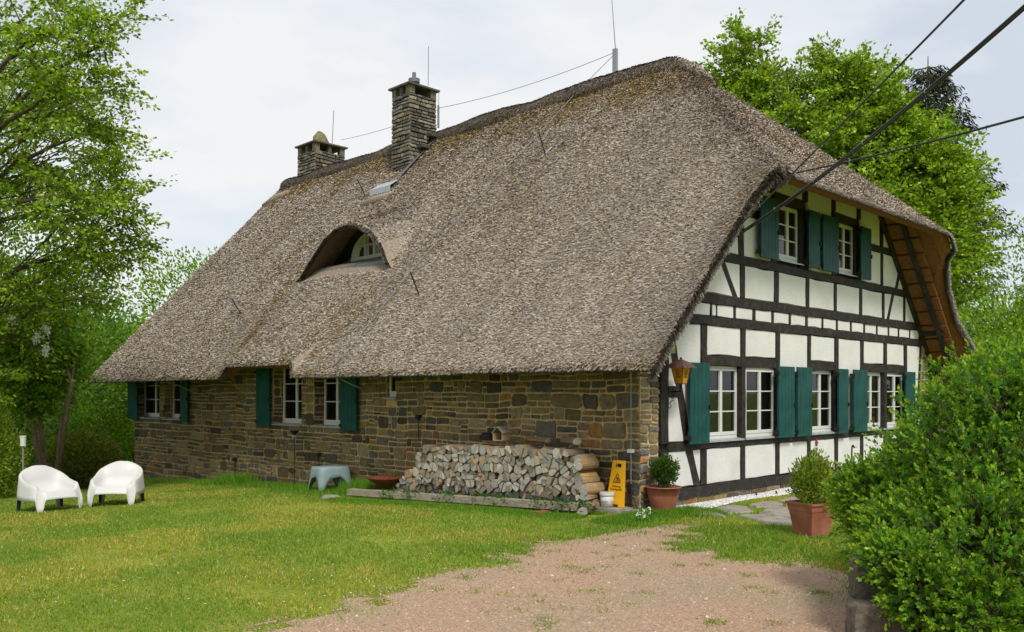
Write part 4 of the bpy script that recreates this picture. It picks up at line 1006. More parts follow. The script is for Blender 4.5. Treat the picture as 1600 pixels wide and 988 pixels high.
def log_mb(mb, c, R_):
    d0 = random.gauss(0, .02)+ (.03 if c[1] < .2 else 0); zb = float(gz(-.5, c[0])); n = len(R_)
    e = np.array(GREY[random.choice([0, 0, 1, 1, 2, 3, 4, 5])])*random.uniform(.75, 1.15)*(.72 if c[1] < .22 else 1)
    bk = np.array(random.choice(BARK)); f = [(XFr+d0+random.gauss(0, .002), y, z+zb) for y, z in R_]; b = [(XFr+.36+d0, c[0]+(y-c[0])*.95, zb+c[1]+(z-c[1])*.95) for y, z in R_]
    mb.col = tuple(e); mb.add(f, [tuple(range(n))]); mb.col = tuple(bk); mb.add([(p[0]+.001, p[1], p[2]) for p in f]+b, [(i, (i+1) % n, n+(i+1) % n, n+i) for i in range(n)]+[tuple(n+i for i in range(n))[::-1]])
rest = MB(); edge = []
ymin_by_z = {}
for c, R_ in logs:
    kz = int(c[1]/.12)
    if kz not in ymin_by_z or c[0] < ymin_by_z[kz]: ymin_by_z[kz] = c[0]
for k, (c, R_) in enumerate(logs):
    if k < 290:
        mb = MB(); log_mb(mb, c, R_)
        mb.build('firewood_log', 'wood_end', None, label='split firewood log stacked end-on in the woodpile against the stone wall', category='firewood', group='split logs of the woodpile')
    else: log_mb(rest, c, R_)
rest.build('firewood', 'wood_end', None, label='small split logs filling the gaps in the woodpile', category='firewood', kind='stuff')
# loose logs at the right end, seen along their bark side
def halflog(c, L, r, ang, lab, tilt=0, flat=.7, col=(.28, .18, .09)):
    mb = MB(); n = 9; vs = []; d = np.array([math.cos(ang), math.sin(ang), tilt]); s = np.array([-math.sin(ang), math.cos(ang), 0]); 
    for q in (0, .5, 1):
        for k in range(n):
            t = 2*math.pi*k/n; rr_ = r*random.uniform(.85, 1.1); z = math.sin(t); z = z if z > 0 else z*flat*.5
            vs.append(np.array(c)+d*(q-.5)*L+s*rr_*math.cos(t)+np.array([0, 0, rr_*z+r*flat*.4]))
    mb.col = col; mb.add(vs, [(a*n+k, a*n+(k+1) % n, (a+1)*n+(k+1) % n, (a+1)*n+k) for a in range(2) for k in range(n)])
    mb.col = (.36, .33, .27); mb.add(vs[:n], [tuple(range(n))[::-1]]); mb.add(vs[2*n:], [tuple(range(n))])
    mb.build('firewood_log', 'wood_end', None, label=lab, category='firewood')
def wp(px, py, X=-.5): return onX(px, py, X)
p = wp(931, 745); halflog((-.42, .50, .03+.0), .40, .10, .15, 'large bark-covered log lying at the right foot of the woodpile', col=(.24, .17, .11))
halflog((-.40, .55, .16), .36, .085, .25, 'reddish brown log resting on the lowest log at the pile end', col=(.34, .20, .11)); halflog((-.66, .42, .0), .34, .08, .5, 'mossy log on the ground right of the timber beam', col=(.10, .085, .05))
halflog((-.40, .62, .30), .36, .08, .05, 'thick half log with brown bark, third up at the pile end', col=(.32, .22, .13)); halflog((-.38, .63, .43), .34, .07, .0, 'orange-barked log midway up the right end of the pile', col=(.45, .28, .11))
halflog((-.38, .64, .56), .36, .07, .02, 'pale orange log below the top of the right pile end', col=(.48, .31, .14)); halflog((-.36, .68, .68), .34, .07, .0, 'brown log near the top of the right pile end', col=(.30, .21, .13))
halflog((-.35, .95, .90), .40, .07, 1.2, 'bark-covered log lying crosswise on top of the woodpile', col=(.17, .12, .08)); halflog((-.33, 1.6, .90), .42, .055, 1.5, 'long thin split log lying on top of the pile beside the bird house', col=(.20, .11, .06))
# timber beam and its brick
a, b = onG(546, 777), onG(905, 803); a[2] = float(gz(a[0], a[1]))+.03; b[2] = float(gz(b[0], b[1]))+.03
mid = a*.63+b*.37
for p, q, lb in ((a, mid, 'long weathered timber beam lying in front of the woodpile, its left half'), (mid+(b-a)*.002, b, 'weathered timber beam before the woodpile, right half resting on a brick')):
    mb = MB(); d = unit((q-p)[None])[0]; n = 8; s = np.array([d[1], -d[0], 0]); vs = []
    for k in range(n+1):
        o = p+(q-p)*k/n; j = rng.normal(0, .003, 4)
        vs += [o-s*.055+np.array([0, 0, .01]), o+s*.055+np.array([0, 0, .01]), o+s*.055+np.array([0, 0, .115+j[0]]), o-s*.055+np.array([0, 0, .118+j[1]])]
    mb.add(vs, [(4*k+i, 4*k+(i+1) % 4, 4*k+4+(i+1) % 4, 4*k+4+i) for k in range(n) for i in range(4)]+[(3, 2, 1, 0), (4*n, 4*n+1, 4*n+2, 4*n+3)]); mb.build('timber_beam', 'grey_wood', None, label=lb, category='timber beam')
p = onG(840, 805); MB().box(p[0]-.03, p[0]+.19, p[1]-.06, p[1]+.06, p[2]-.03, p[2]+.045).build('red_brick', 'brick', None, label='red brick propping the timber beam', category='brick')
p = onG(1000, 800); MB().box(-.40, -.06, .08, .62, -.05, .055).build('stone_step', 'paving', None, label='low stone slab under the bucket and yellow sign', category='stone slab')
MB().box(-.30, -.04, -.10, .07, -.05, .035).build('stone_kerb', 'paving', None, label='low grey kerb stone at the house corner', category='kerb stone')
for px, py, s, lb in ((515, 779, .16, 'flat field stone half sunk in grass before the stool'), (568, 772, .09, 'small rounded stone at the left end of the timber beam'), (440, 757, .22, 'flat stone at the foot of the garden torch')):
    p = onG(px, py); mb = MB(); n = 9; P = [(p[0]+s*math.cos(k*.698)*random.uniform(.7, 1.2), p[1]+s*math.sin(k*.698)*random.uniform(.9, 1.5), p[2]-.02) for k in range(n)]; mb.prism(P, (0, 0, .07), bevel=.04); mb.build('field_stone', 'paving', None, label=lb, category='stone')

def superell(t, ex):
    c, s = np.cos(t), np.sin(t); return np.sign(c)*np.abs(c)**(2/ex), np.sign(s)*np.abs(s)**(2/ex)
def tub_chair(loc, rz, lab):
    """moulded tub armchair; local front is -y"""
    root = empty('garden_armchair', loc, rz, lab, 'armchair', 'white plastic armchairs on the lawn')
    n = 120; t = np.linspace(0, 2*np.pi, n, endpoint=False)+.01; x, y = superell(t, 4.2); fr = (1-y)/2      # 1 at the front, 0 at the back
    ang = np.arctan2(x, -y)      # 0 at front, pi at back
    aa = np.abs(ang)
    top = np.interp(aa, [0, .60, .74, .84, .95, 1.3, 1.7, 2.05, 2.35, 2.6, 2.85, 3.15], [.33, .33, .36, .415, .435, .45, .48, .535, .60, .66, .70, .715])
    zb = np.full(n, .20)
    for c in (.72, -.72, math.pi-.72, -math.pi+.72):
        d = np.abs((ang-c+np.pi) % (2*np.pi)-np.pi); zb = np.where(d < .30, .20*sstep(.055, .15, d), zb)
    zb = zb+.02*np.cos(ang*2)*(zb > .1)
    bx, by, tx, ty_ = .42, .39, .375, .345
    rows = []
    for k in (0, .25, .5, .75, .96): rows.append(np.stack([x*(bx+(tx-bx)*k), y*(by+(ty_-by)*k)+.04*k, zb+(top-zb)*k], 1))
    rows.append(np.stack([x*(tx-.006), y*(ty_-.006)+.04, top], 1))
    isf = np.exp(-(aa/.75)**6)            # front: no rim wall, flows into the seat
    th = .045*(1-isf)+.03*isf
    rows.append(np.stack([x*(tx-th), y*(ty_-th)+.04, top-.006], 1))
    seat = .29
    rows.append(np.stack([x*(tx-.06), y*(ty_-.065)+.035, seat+(top-seat)*np.where(isf > .5, .75, .45)], 1))
    rows.append(np.stack([x*(tx-.085), y*(ty_-.10)+.03, np.full(n, seat+.012)], 1))
    rows.append(np.stack([x*.14, y*.14+.03, np.full(n, seat-.012)], 1))
    V = np.concatenate(rows); R_ = len(rows); mb = MB(); mb.smooth = True
    mb.add(V, [(r*n+i, r*n+(i+1) % n, (r+1)*n+(i+1) % n, (r+1)*n+i) for r in range(R_-1) for i in range(n)]+[tuple((R_-1)*n+i for i in range(n))])
    o = mb.build('seat_shell', 'white_plastic', root); s = o.modifiers.new('thickness', 'SOLIDIFY'); s.thickness = .012; s.offset = -1
    for sx in (-1, 1):
        mb = MB(); mb.tube([(sx*.355, .31, 0), (sx*.34, .30, .24)], [.022, .03], 8); mb.build('rear_leg', 'iron', root)
    return root
def faceto(P): return math.atan2(P[1]-CAM[1], P[0]-CAM[0])-math.pi/2
pL = onG(78, 797); tub_chair(tuple(pL), faceto(pL)+rad(27), 'left of the two white plastic tub armchairs, wider in view, nearer the lamp pole')
pR = onG(182, 788); tub_chair(tuple(pR), faceto(pR)-rad(15), 'right of the two white plastic tub armchairs, nearer the stone wall')
# grey stool
ps = onG(516, 768); st_ = empty('plastic_stool', tuple(ps), faceto(ps)+rad(28), 'low grey-blue plastic stool with arched sides beside the wall', 'stool')
n = 96; t = np.linspace(0, 2*np.pi, n, endpoint=False)+.01; x, y = superell(t, 6); ang = np.arctan2(y, x); H = .47
cor = [math.atan2(s1, s2) for s1 in (-1, 1) for s2 in (-1, 1)]; zb = np.full(n, .29)
for c in cor:
    d = np.abs((ang-c+np.pi) % (2*np.pi)-np.pi); zb = np.minimum(zb, .30*np.clip((d-.12)/.38, 0, 1)**.6)
rows = []
for k in (0, .35, .7, .93): z = zb+(H-zb)*k; s = .355-.06*z/H; rows.append(np.stack([x*s*1.05, y*s*.8, z], 1))
rows += [np.stack([x*.282*1.05, y*.282*.8, np.full(n, H)], 1), np.stack([x*.1, y*.08, np.full(n, H+.003)], 1)]
mb = MB(); mb.smooth = True; mb.add(np.concatenate(rows), [(r*n+i, r*n+(i+1) % n, (r+1)*n+(i+1) % n, (r+1)*n+i) for r in range(5) for i in range(n)]+[tuple(5*n+i for i in range(n))])
o = mb.build('stool_top', 'grey_plastic', st_); s = o.modifiers.new('thickness', 'SOLIDIFY'); s.thickness = .012; s.offset = -1
# rusty fire bowl
p = onX(604, 757, -.46); fb = empty('fire_bowl', tuple(p), 0, 'rusty brown steel fire bowl between the stool and the woodpile', 'fire bowl')
mb = MB(); mb.smooth = True; mb.lathe([(.0, -.02), (.12, -.01), (.25, .04), (.34, .11), (.355, .125), (.335, .12), (.24, .06), (.1, .02), (0, .01)], 36); mb.build('bowl', 'rust', fb)
for a in (.5, 2.6, 4.7): MB().tube([(.18*math.cos(a), .18*math.sin(a), .01), (.22*math.cos(a), .22*math.sin(a), -.10)], .015, 6).build('leg', 'rust', fb)
# garden torch
g0 = onX(460, 757, -.28); g0[2] = float(gz(g0[0], g0[1])); gt = empty('garden_torch', tuple(g0), 0, 'thin iron garden torch with a small black dish before the wall', 'torch')
h = onX(460, 673, -.28)[2]-g0[2]; MB().tube([(0, 0, -.05), (0, 0, h)], .009, 6).build('pole', 'iron', gt); mb = MB(); mb.smooth = True; mb.lathe([(0, -.09), (.03, -.08), (.10, -.005), (.105, 0), (.09, -.005), (0, -.02)], 20, (0, 0, h+.0)); mb.build('dish', 'iron', gt)
MB().lathe([(.0, -.03), (.05, -.03), (.05, .005), (0, .005)], 12, (0, 0, h-.1)).build('collar', 'galv', gt)
# wet floor sign
sgn = empty('wet_floor_sign', (-.12, .26, .06), 0, 'yellow slippery floor warning sign leaning against the stone wall', 'warning sign')
lean = .10; hS = .63
def sp(y, z, d=0.): return (-.10*(1-z/hS)-d-.01, y, z)
mb = MB(); wB, wT = .155, .105
y0 = -.0
O = [(-wB, 0), (-wB+.07, 0), (-wB+.075, .03), (wB-.085, .03), (wB-.075, 0), (wB, 0), (wT, hS), (-wT, hS)]
hx = .05
def ring(outer, inner):
    pass
# panel with a hand hole near the top: strips round the hole
def yw(z): return wB+(wT-wB)*z/hS
zA, zB_ = .535, .585
parts_ = [[(-yw(0)*1, 0), (-.06, 0), (-.06, .035), (.06, .035), (.06, 0), (yw(0), 0), (yw(zA), zA), (-yw(zA), zA)], [(-yw(zA), zA), (-hx, zA), (-hx, zB_), (-yw(zB_), zB_)], [(hx, zA), (yw(zA), zA), (yw(zB_), zB_), (hx, zB_)], [(-yw(zB_), zB_), (yw(zB_), zB_), (wT, hS), (-wT, hS)]]
for P in parts_:
    mb.add([sp(a, b) for a, b in P]+[sp(a, b, -.02) for a, b in P], [tuple(range(len(P))), tuple(range(len(P), 2*len(P)))[::-1]]+[(i, i+len(P), (i+1) % len(P)+len(P), (i+1) % len(P)) for i in range(len(P))])
mb.build('sign_panel', 'yellow', sgn)
mb = MB()
def bar(y0, z0, y1, z1, w=.006): mb.beam(sp(y0, z0, .003), sp(y1, z1, .003), w, .003, up=(-1, 0, .15))
for a, b in (((-.065, .33), (.065, .33)), ((.065, .33), (0, .455)), ((0, .455), (-.065, .33))): bar(*a, *b, .008)
for a, b, w in (((.012, .405), (-.008, .385), .014), ((.004, .395), (-.018, .365), .012), ((-.008, .385), (-.03, .392), .006), ((.0, .383), (.026, .372), .006), ((-.014, .37), (-.038, .352), .008), ((-.016, .366), (.01, .352), .008), ((.01, .352), (.028, .345), .006), ((-.035, .342), (.035, .342), .004)): bar(*a, *b, w)
mb.lathe([(0, 0), (.009, 0), (.009, .002), (0, .002)], 10, (0, 0, 0)) if 0 else None
bar(.017, .417, .019, .419, .016)
mb.build('pictogram', 'ink', sgn)
def text(body, size, y, z, parent, m, d=.0035):
    cu = bpy.data.curves.new('lettering', 'FONT'); cu.body = body; cu.size = size; cu.align_x = 'CENTER'; cu.extrude = .0008
    to = bpy.data.objects.new('tmp', cu); COL.objects.link(to); dg = bpy.context.evaluated_depsgraph_get(); me = bpy.data.meshes.new_from_object(to.evaluated_get(dg)); bpy.data.objects.remove(to)
    me.materials.clear(); me.materials.append(M[m]); o = bpy.data.objects.new('lettering', me); link(o, parent)
    ex = Vector((0, -1, 0)); up = Vector((.10/hS, 0, 1)).normalized(); nn = ex.cross(up); o.matrix_local = Matrix(((ex.x, up.x, nn.x, sp(y, z, d)[0]), (ex.y, up.y, nn.y, y), (ex.z, up.z, nn.z, z), (0, 0, 0, 1))); return o
text('Achtung', .044, 0, .265, sgn, 'ink'); text('Rutschgefahr', .040, 0, .225, sgn, 'ink')
# bucket
pb = onX(948.5, 792, -.28); pb[2] = .06; bk = empty('plastic_bucket', tuple(pb), 0, 'small white plastic bucket with lid before the yellow sign', 'bucket')
mb = MB(); mb.smooth = True; mb.lathe([(0, 0), (.085, 0), (.095, .16), (0, .16)], 28); mb.build('body', 'white_plastic', bk); mb = MB(); mb.lathe([(0, .155), (.103, .155), (.106, .165), (.103, .195), (.09, .20), (0, .198)], 28); mb.build('lid', 'white_plastic', bk)
def hoop(R, z, a0, a1, th, m, par, nm, r0=.0): 
    mb = MB(); n = 20; vs = []
    for i in range(n+1):
        a = a0+(a1-a0)*i/n; vs += [((R)*math.cos(a), R*math.sin(a), z-th/2), (R*math.cos(a), R*math.sin(a), z+th/2)]
    mb.add(vs, [(2*i, 2*i+2, 2*i+3, 2*i+1) for i in range(n)]); return mb.build(nm, m, par)
for k in range(5): a0 = math.pi*.92+k*.22; hoop(.0945, .075, a0, a0+.15, .02, 'blueink', bk, 'print')
for k in range(6): a0 = math.pi*.95+k*.17; hoop(.0925, .04, a0, a0+.12, .013, 'oliveink', bk, 'print')
mb = MB(); mb.tube([(.09*math.cos(a), .0+.103*math.sin(a)*1.0, .14-.07*math.sin((a-math.pi)) ) for a in np.linspace(math.pi*.5, math.pi*1.5, 3)], .003, 5); mb.build('handle', 'galv', bk)
# bird house on the pile
p = onX(783, 688, -.42); bh = empty('bird_house', tuple(p), rad(8), 'small gabled wooden bird feeder house standing on the woodpile', 'bird house')
s = .085
mb = MB(); 
for sy in (-1, 1): mb.box(-.09, .11, sy*s-.006, sy*s+.006, 0, .11)
mb.box(-.09, .11, -s, s, -.006, .006); mb.build('wall', 'plywood', bh); mb = MB(); mb.box(.10, .11, -s, s, 0, .11); mb.add([(.105, -s, .11), (.105, s, .11), (.105, 0, .19)], [(0, 1, 2)]); mb.build('back', 'black', bh)
for sy in (-1, 1): mb = MB(); mb.prism([(-.10, sy*(s+.02), .10), (-.10, 0, .20), (.12, 0, .20), (.12, sy*(s+.02), .10)][::sy], (0, sy*.006, .010)); mb.build('roof_panel', 'grey_wood', bh)
p = onX(762, 683, -.35); mb = MB(); n = 9; mb.prism([(p[0]+.12*math.cos(k*.7), p[1]+.13*math.sin(k*.7)*random.uniform(.8, 1.1), p[2]-.05) for k in range(n)], (0, 0, .12), bevel=.05); mb.build('dark_pot', 'black', None, label='dark upturned pot on the woodpile left of the bird house', category='pot')
# lantern
pl_ = onY(1064, 603, -.30); ln = empty('wall_lantern', tuple(pl_), rad(-45+45+0), 'old copper-roofed wall lantern with amber glass on the corner post', 'lantern')
mb = MB(); rb, rt, hh = .055, .095, .235
def q4(r, z): return [(-r, -r, z), (r, -r, z), (r, r, z), (-r, r, z)]
B_, T_ = q4(rb, .03), q4(rt, .03+hh)
for i in range(4):
    a, b, c, d = B_[i], B_[(i+1) % 4], T_[(i+1) % 4], T_[i]; mb = MB(); mb.add([a, b, c, d], [(0, 1, 2, 3)]); mb.build('glass_panel', 'amber', ln)
mb = MB()
for i in range(4): mb.beam(B_[i], T_[i], .012); mb.beam(B_[i], B_[(i+1) % 4], .014); mb.beam(T_[i], T_[(i+1) % 4], .014)
mb.build('frame', 'copper', ln)
mb = MB(); mb.add(q4(.16, .245)+q4(.10, .315)+[(0, 0, .375)], [(0, 1, 5, 4), (1, 2, 6, 5), (2, 3, 7, 6), (3, 0, 4, 7), (4, 5, 8), (5, 6, 8), (6, 7, 8), (7, 4, 8), (3, 2, 1, 0)]); mb.lathe([(0, .37), (.018, .37), (.018, .39), (0, .40)], 8); mb.build('roof', 'copper', ln)
mb = MB()      # badge and lettering bars on the two outer panels
for ax_ in (0, 1):
    def lp(u, z):
        r = rb+(rt-rb)*((z-.03)/hh)+.003; return (u, -r, z) if ax_ == 0 else (-r, -u, z)
    for k in range(16):
        a0, a1 = 2*math.pi*k/16, 2*math.pi*(k+1)/16; mb.beam(lp(.028*math.cos(a0), .17+.028*math.sin(a0)), lp(.028*math.cos(a1), .17+.028*math.sin(a1)), .005, .002, up=(-ax_, ax_-1, 0))
    for a, b, w in (((-.008, .172), (.010, .180), .012), ((-.006, .158), (.012, .160), .010)): mb.beam(lp(*a), lp(*b), w, .002, up=(-ax_, ax_-1, 0))
    for k in range(7):
        a = math.pi*(.15+.7*k/6); u, z = .048*math.cos(a), .175+.042*math.sin(a); mb.beam(lp(u-.004, z), lp(u+.004, z), .008, .002, up=(-ax_, ax_-1, 0))
    for k in range(6): u = -.036+k*.0145; mb.beam(lp(u-.005, .118), lp(u+.005, .118), .010, .002, up=(-ax_, ax_-1, 0))
    mb.beam(lp(-.03, .132), lp(.03, .132), .004, .002, up=(-ax_, ax_-1, 0))
mb.build('emblem', 'ink', ln)
w0 = TT(1043); zb_ = onY(1050, 612, -.2)[2]-pl_[2]; xl = w0-pl_[0]
mb = MB(); mb.beam((.03, 0, zb_), (xl, .24, zb_), .022, .022); mb.tube([(0, 0, .03), (0, 0, zb_)], .02, 6); mb.build('bracket_arm', 'iron', ln)
def scroll(cx, cz, r, a0, a1): return [(xl*.72+(cx), .19, cz)+() for _ in ()] or [(cx+r*(1-.5*i/20)*math.cos(a0+(a1-a0)*i/20), .17, cz+r*(1-.5*i/20)*math.sin(a0+(a1-a0)*i/20)) for i in range(21)]
for cx, cz in ((.05, zb_-.07), (-.02, zb_-.20)): MB().tube(scroll(cx, cz, .045, 1.2, 7.2), .006, 5).build('scroll', 'iron', ln)
MB().tube([(-.02, .17, zb_-.16), (.02, .17, zb_-.13), (.07, .17, zb_-.125)], .006, 5).build('scroll', 'iron', ln)
# pots
p1 = onG(1036.5, 800); p1[2] = float(gz(p1[0], p1[1])); t1 = depth(p1); sc_ = t1/FPX
pp = empty('potted_box_shrub', tuple(p1), 0, 'round terracotta pot with a small clipped box shrub at the house corner', 'potted plant')
R1 = 27*sc_; H1 = 40*sc_
mb = MB(); mb.smooth = True; mb.lathe([(0, 0), (R1*.60, 0), (R1*.64, .02), (R1*.88, H1*.62), (R1*.89, H1*.72), (R1*.93, H1*.74), (R1*.95, H1*.95), (R1*1.04, H1*.955), (R1*1.05, H1), (R1*.93, H1), (R1*.92, H1*.9), (0, H1*.88)], 40); mb.build('pot', 'terracotta', pp)
mb = MB(); mb.lathe([(R1*.9, H1*.9), (R1*.5, H1*.915), (0, H1*.92)], 20); mb.build('soil', 'soil', pp)
def shrubleaves(name, parent, c, r, n, size, cols, m='leaf', top=1.0, shell=.55, pw=None, seed=0, kind='stuff', lab=None, cat=None, up=.4, lump=.25):
    d = rand_unit(n); rr_ = (rng.uniform(shell**3, 1, n))**(1/3); lum = 1+lump*(fnoise(d[:, 0]*2.3+seed, d[:, 1]*2.3+d[:, 2]*1.7, seed+3)-.5)*2.4
    P = np.array(c)+d*np.array(r)*(rr_*lum)[:, None]; D = d+rng.normal(0, .5, (n, 3))+np.array([0, 0, up])
    return leaf_mesh(name, P, D, size*rng.uniform(.7, 1.3, n), size*.5, palette(n, cols, .3, pw), m, parent, kind=kind, label=lab, category=cat)
shrubleaves('box_shrub', pp, (.02, .0, H1+.20), (.19, .19, .22), 3600, .035, [(.04, .10, .014), (.07, .15, .018), (.13, .22, .025), (.025, .06, .012)], shell=.35, lump=.55, seed=2)
mb = MB(); mb.tube([(0, 0, H1*.85), (.01, 0, H1+.15)], .012, 6)
for k in range(8): a = k*.8; mb.tube([(0, 0, H1), (.12*math.cos(a), .12*math.sin(a), H1+.22)], .004, 4)
mb.build('stem', 'bark', pp)
MB().tube([(-R1*.65, -.05, H1*.9), (-R1*.65, -.05, H1+.09)], .005, 5).build('stake', 'iron', pp)
p2 = onG(1268, 836); t2 = depth(p2); sc_ = t2/FPX
pq = empty('square_planter', tuple(p2), rad(-18), 'square terracotta planter with a yellow-tipped conifer beside the big green bush', 'potted plant')
a_, h_ = 30*sc_, 52*sc_
mb = MB(); n = 4
def sq(r, z): return [(-r, -r, z), (r, -r, z), (r, r, z), (-r, r, z)]
L_ = [sq(a_*.60, 0), sq(a_*.80, h_*.74), sq(a_*.83, h_*.75), sq(a_*.86, h_*.93), sq(a_*.93, h_*.935), sq(a_*.94, h_), sq(a_*.84, h_), sq(a_*.80, h_*.88)]
V = [v for r_ in L_ for v in r_]; mb.add(V, [(r_*4+i, r_*4+(i+1) % 4, (r_+1)*4+(i+1) % 4, (r_+1)*4+i) for r_ in range(7) for i in range(4)]+[(28, 29, 30, 31)]); mb.build('planter', 'terracotta', pq)
mb = MB(); mb.add(sq(a_*.8, h_*.9), [(0, 1, 2, 3)]); mb.build('soil', 'soil', pq)
shrubleaves('conifer', pq, (.0, .0, h_+.20), (.20, .20, .33), 4200, .04, [(.16, .30, .025), (.24, .36, .035), (.34, .36, .05), (.34, .15, .03), (.08, .17, .018)], shell=.2, pw=[.3, .3, .15, .08, .17], up=1.2, lump=.7, seed=5)
for k in range(9):
    a = k*.7; r_ = random.uniform(.05, .16); shrubleaves('conifer', pq, (r_*math.cos(a), r_*math.sin(a), h_+.36+random.uniform(0, .16)-r_), (.045, .045, .13), 260, .035, [(.16, .28, .025), (.24, .34, .035), (.28, .30, .04)], shell=.1, up=1.5)
mb = MB(); mb.tube([(0, 0, h_*.8), (0, 0, h_+.4)], .012, 6); mb.build('stem', 'bark', pq)
# hanging beads, hooked rod
p = onY(1276, 686, -.02); hb = empty('hanging_chime', tuple(p), 0, 'string of red and white beads hanging on the white gable panel', 'wind chime')
dzv = (720-686)*depth(p)/FPX; mb = MB(); mb.tube([(0, 0, 0), (0, 0, -dzv)], .003, 4); mb.build('cord', 'iron', hb)
for k, (f, r, m) in enumerate(((.05, .02, 'red'), (.16, .035, 'red'), (.28, .022, 'copper'), (.40, .02, 'white_plastic'), (.5, .025, 'galv'), (.6, .018, 'white_plastic'), (.72, .02, 'galv'), (.95, .045, 'white_plastic'))):
    MB().lathe([(0, -r), (r*.8, -r*.5), (r, 0), (r*.7, r*.6), (0, r)], 8, (0, 0, -dzv*f)).build('bead', m, hb)
p = onY(1331, 720, -.35); zt_ = onY(1331, 697, -.35)[2]; gr = empty('shepherd_hook', (p[0], p[1], 0), 0, 'dark iron hooked rod standing behind the bush at the gable', 'garden hook')
MB().tube([(-.02, 0, 0), (0, 0, zt_-.05), (.02, 0, zt_), (.06, 0, zt_+.01), (.10, 0, zt_-.04)], .015, 6).build('rod', 'iron', gr); MB().tube([(.05, 0, zt_-.02), (.22, 0, zt_-.03)], .006, 5).build('crossbar', 'iron', gr)
# pole lamp left
g0 = onG(36, 782); g0 = at(36, 780, 15.6); g0[2] = float(gz(g0[0], g0[1])); z1 = at(36, 697, 15.6)[2]; fp = empty('pole_lamp', tuple(g0), 0, 'white pole with a small white box head behind the left chair', 'garden lamp')
MB().tube([(0, 0, -.1), (0, 0, z1-g0[2])], .014, 8).build('pole', 'galv', fp); mb = MB(); mb.lathe([(0, 0), (.05, 0), (.05, .02), (.045, .02), (.05, .15), (.055, .16), (.055, .18), (0, .18)], 14, (0, 0, z1-g0[2])); mb.build('lamp_head', 'white_plastic', fp)
# overhead cables
def cable(a, b, s, r, lab, ties=0):
    a, b = np.array(a), np.array(b); P = sag(a, b, s, 30); P += [b+(P[-1]-P[-2])*k*4 for k in range(1, 12)]; rt = empty('overhead_cable', tuple(a), 0, lab, 'cable'); MB().tube([q-a for q in P], r, 6).build('cable', 'cable', rt)
    for k in range(ties): q = P[3+k*5]; MB().tube([q-a-np.array([0, 0, .012]), q-a+np.array([0, 0, .02])], r*1.15, 5).build('tie', 'galv', rt)
A0 = onY(1134, 374, -.14)
cable(A0, at(1512, -6, 6.0), .015, .009, 'thin overhead cable, uppermost of three reaching the gable from the right', 2)
cable(A0-np.array([0, 0, .03]), at(1640, -26, 6.5), .12, .013, 'thick overhead cable running from the gable to the upper right corner', 5)
cable(A0-np.array([0, 0, .06]), at(1642, -22, 6.55), .12, .010, 'second line of the doubled cable, just below the thick one', 0)
cable(onY(1245, 270, -1.15), at(1650, 169, 9.0), .03, .014, 'lowest overhead cable, flatter, ending under the eave peak', 2)

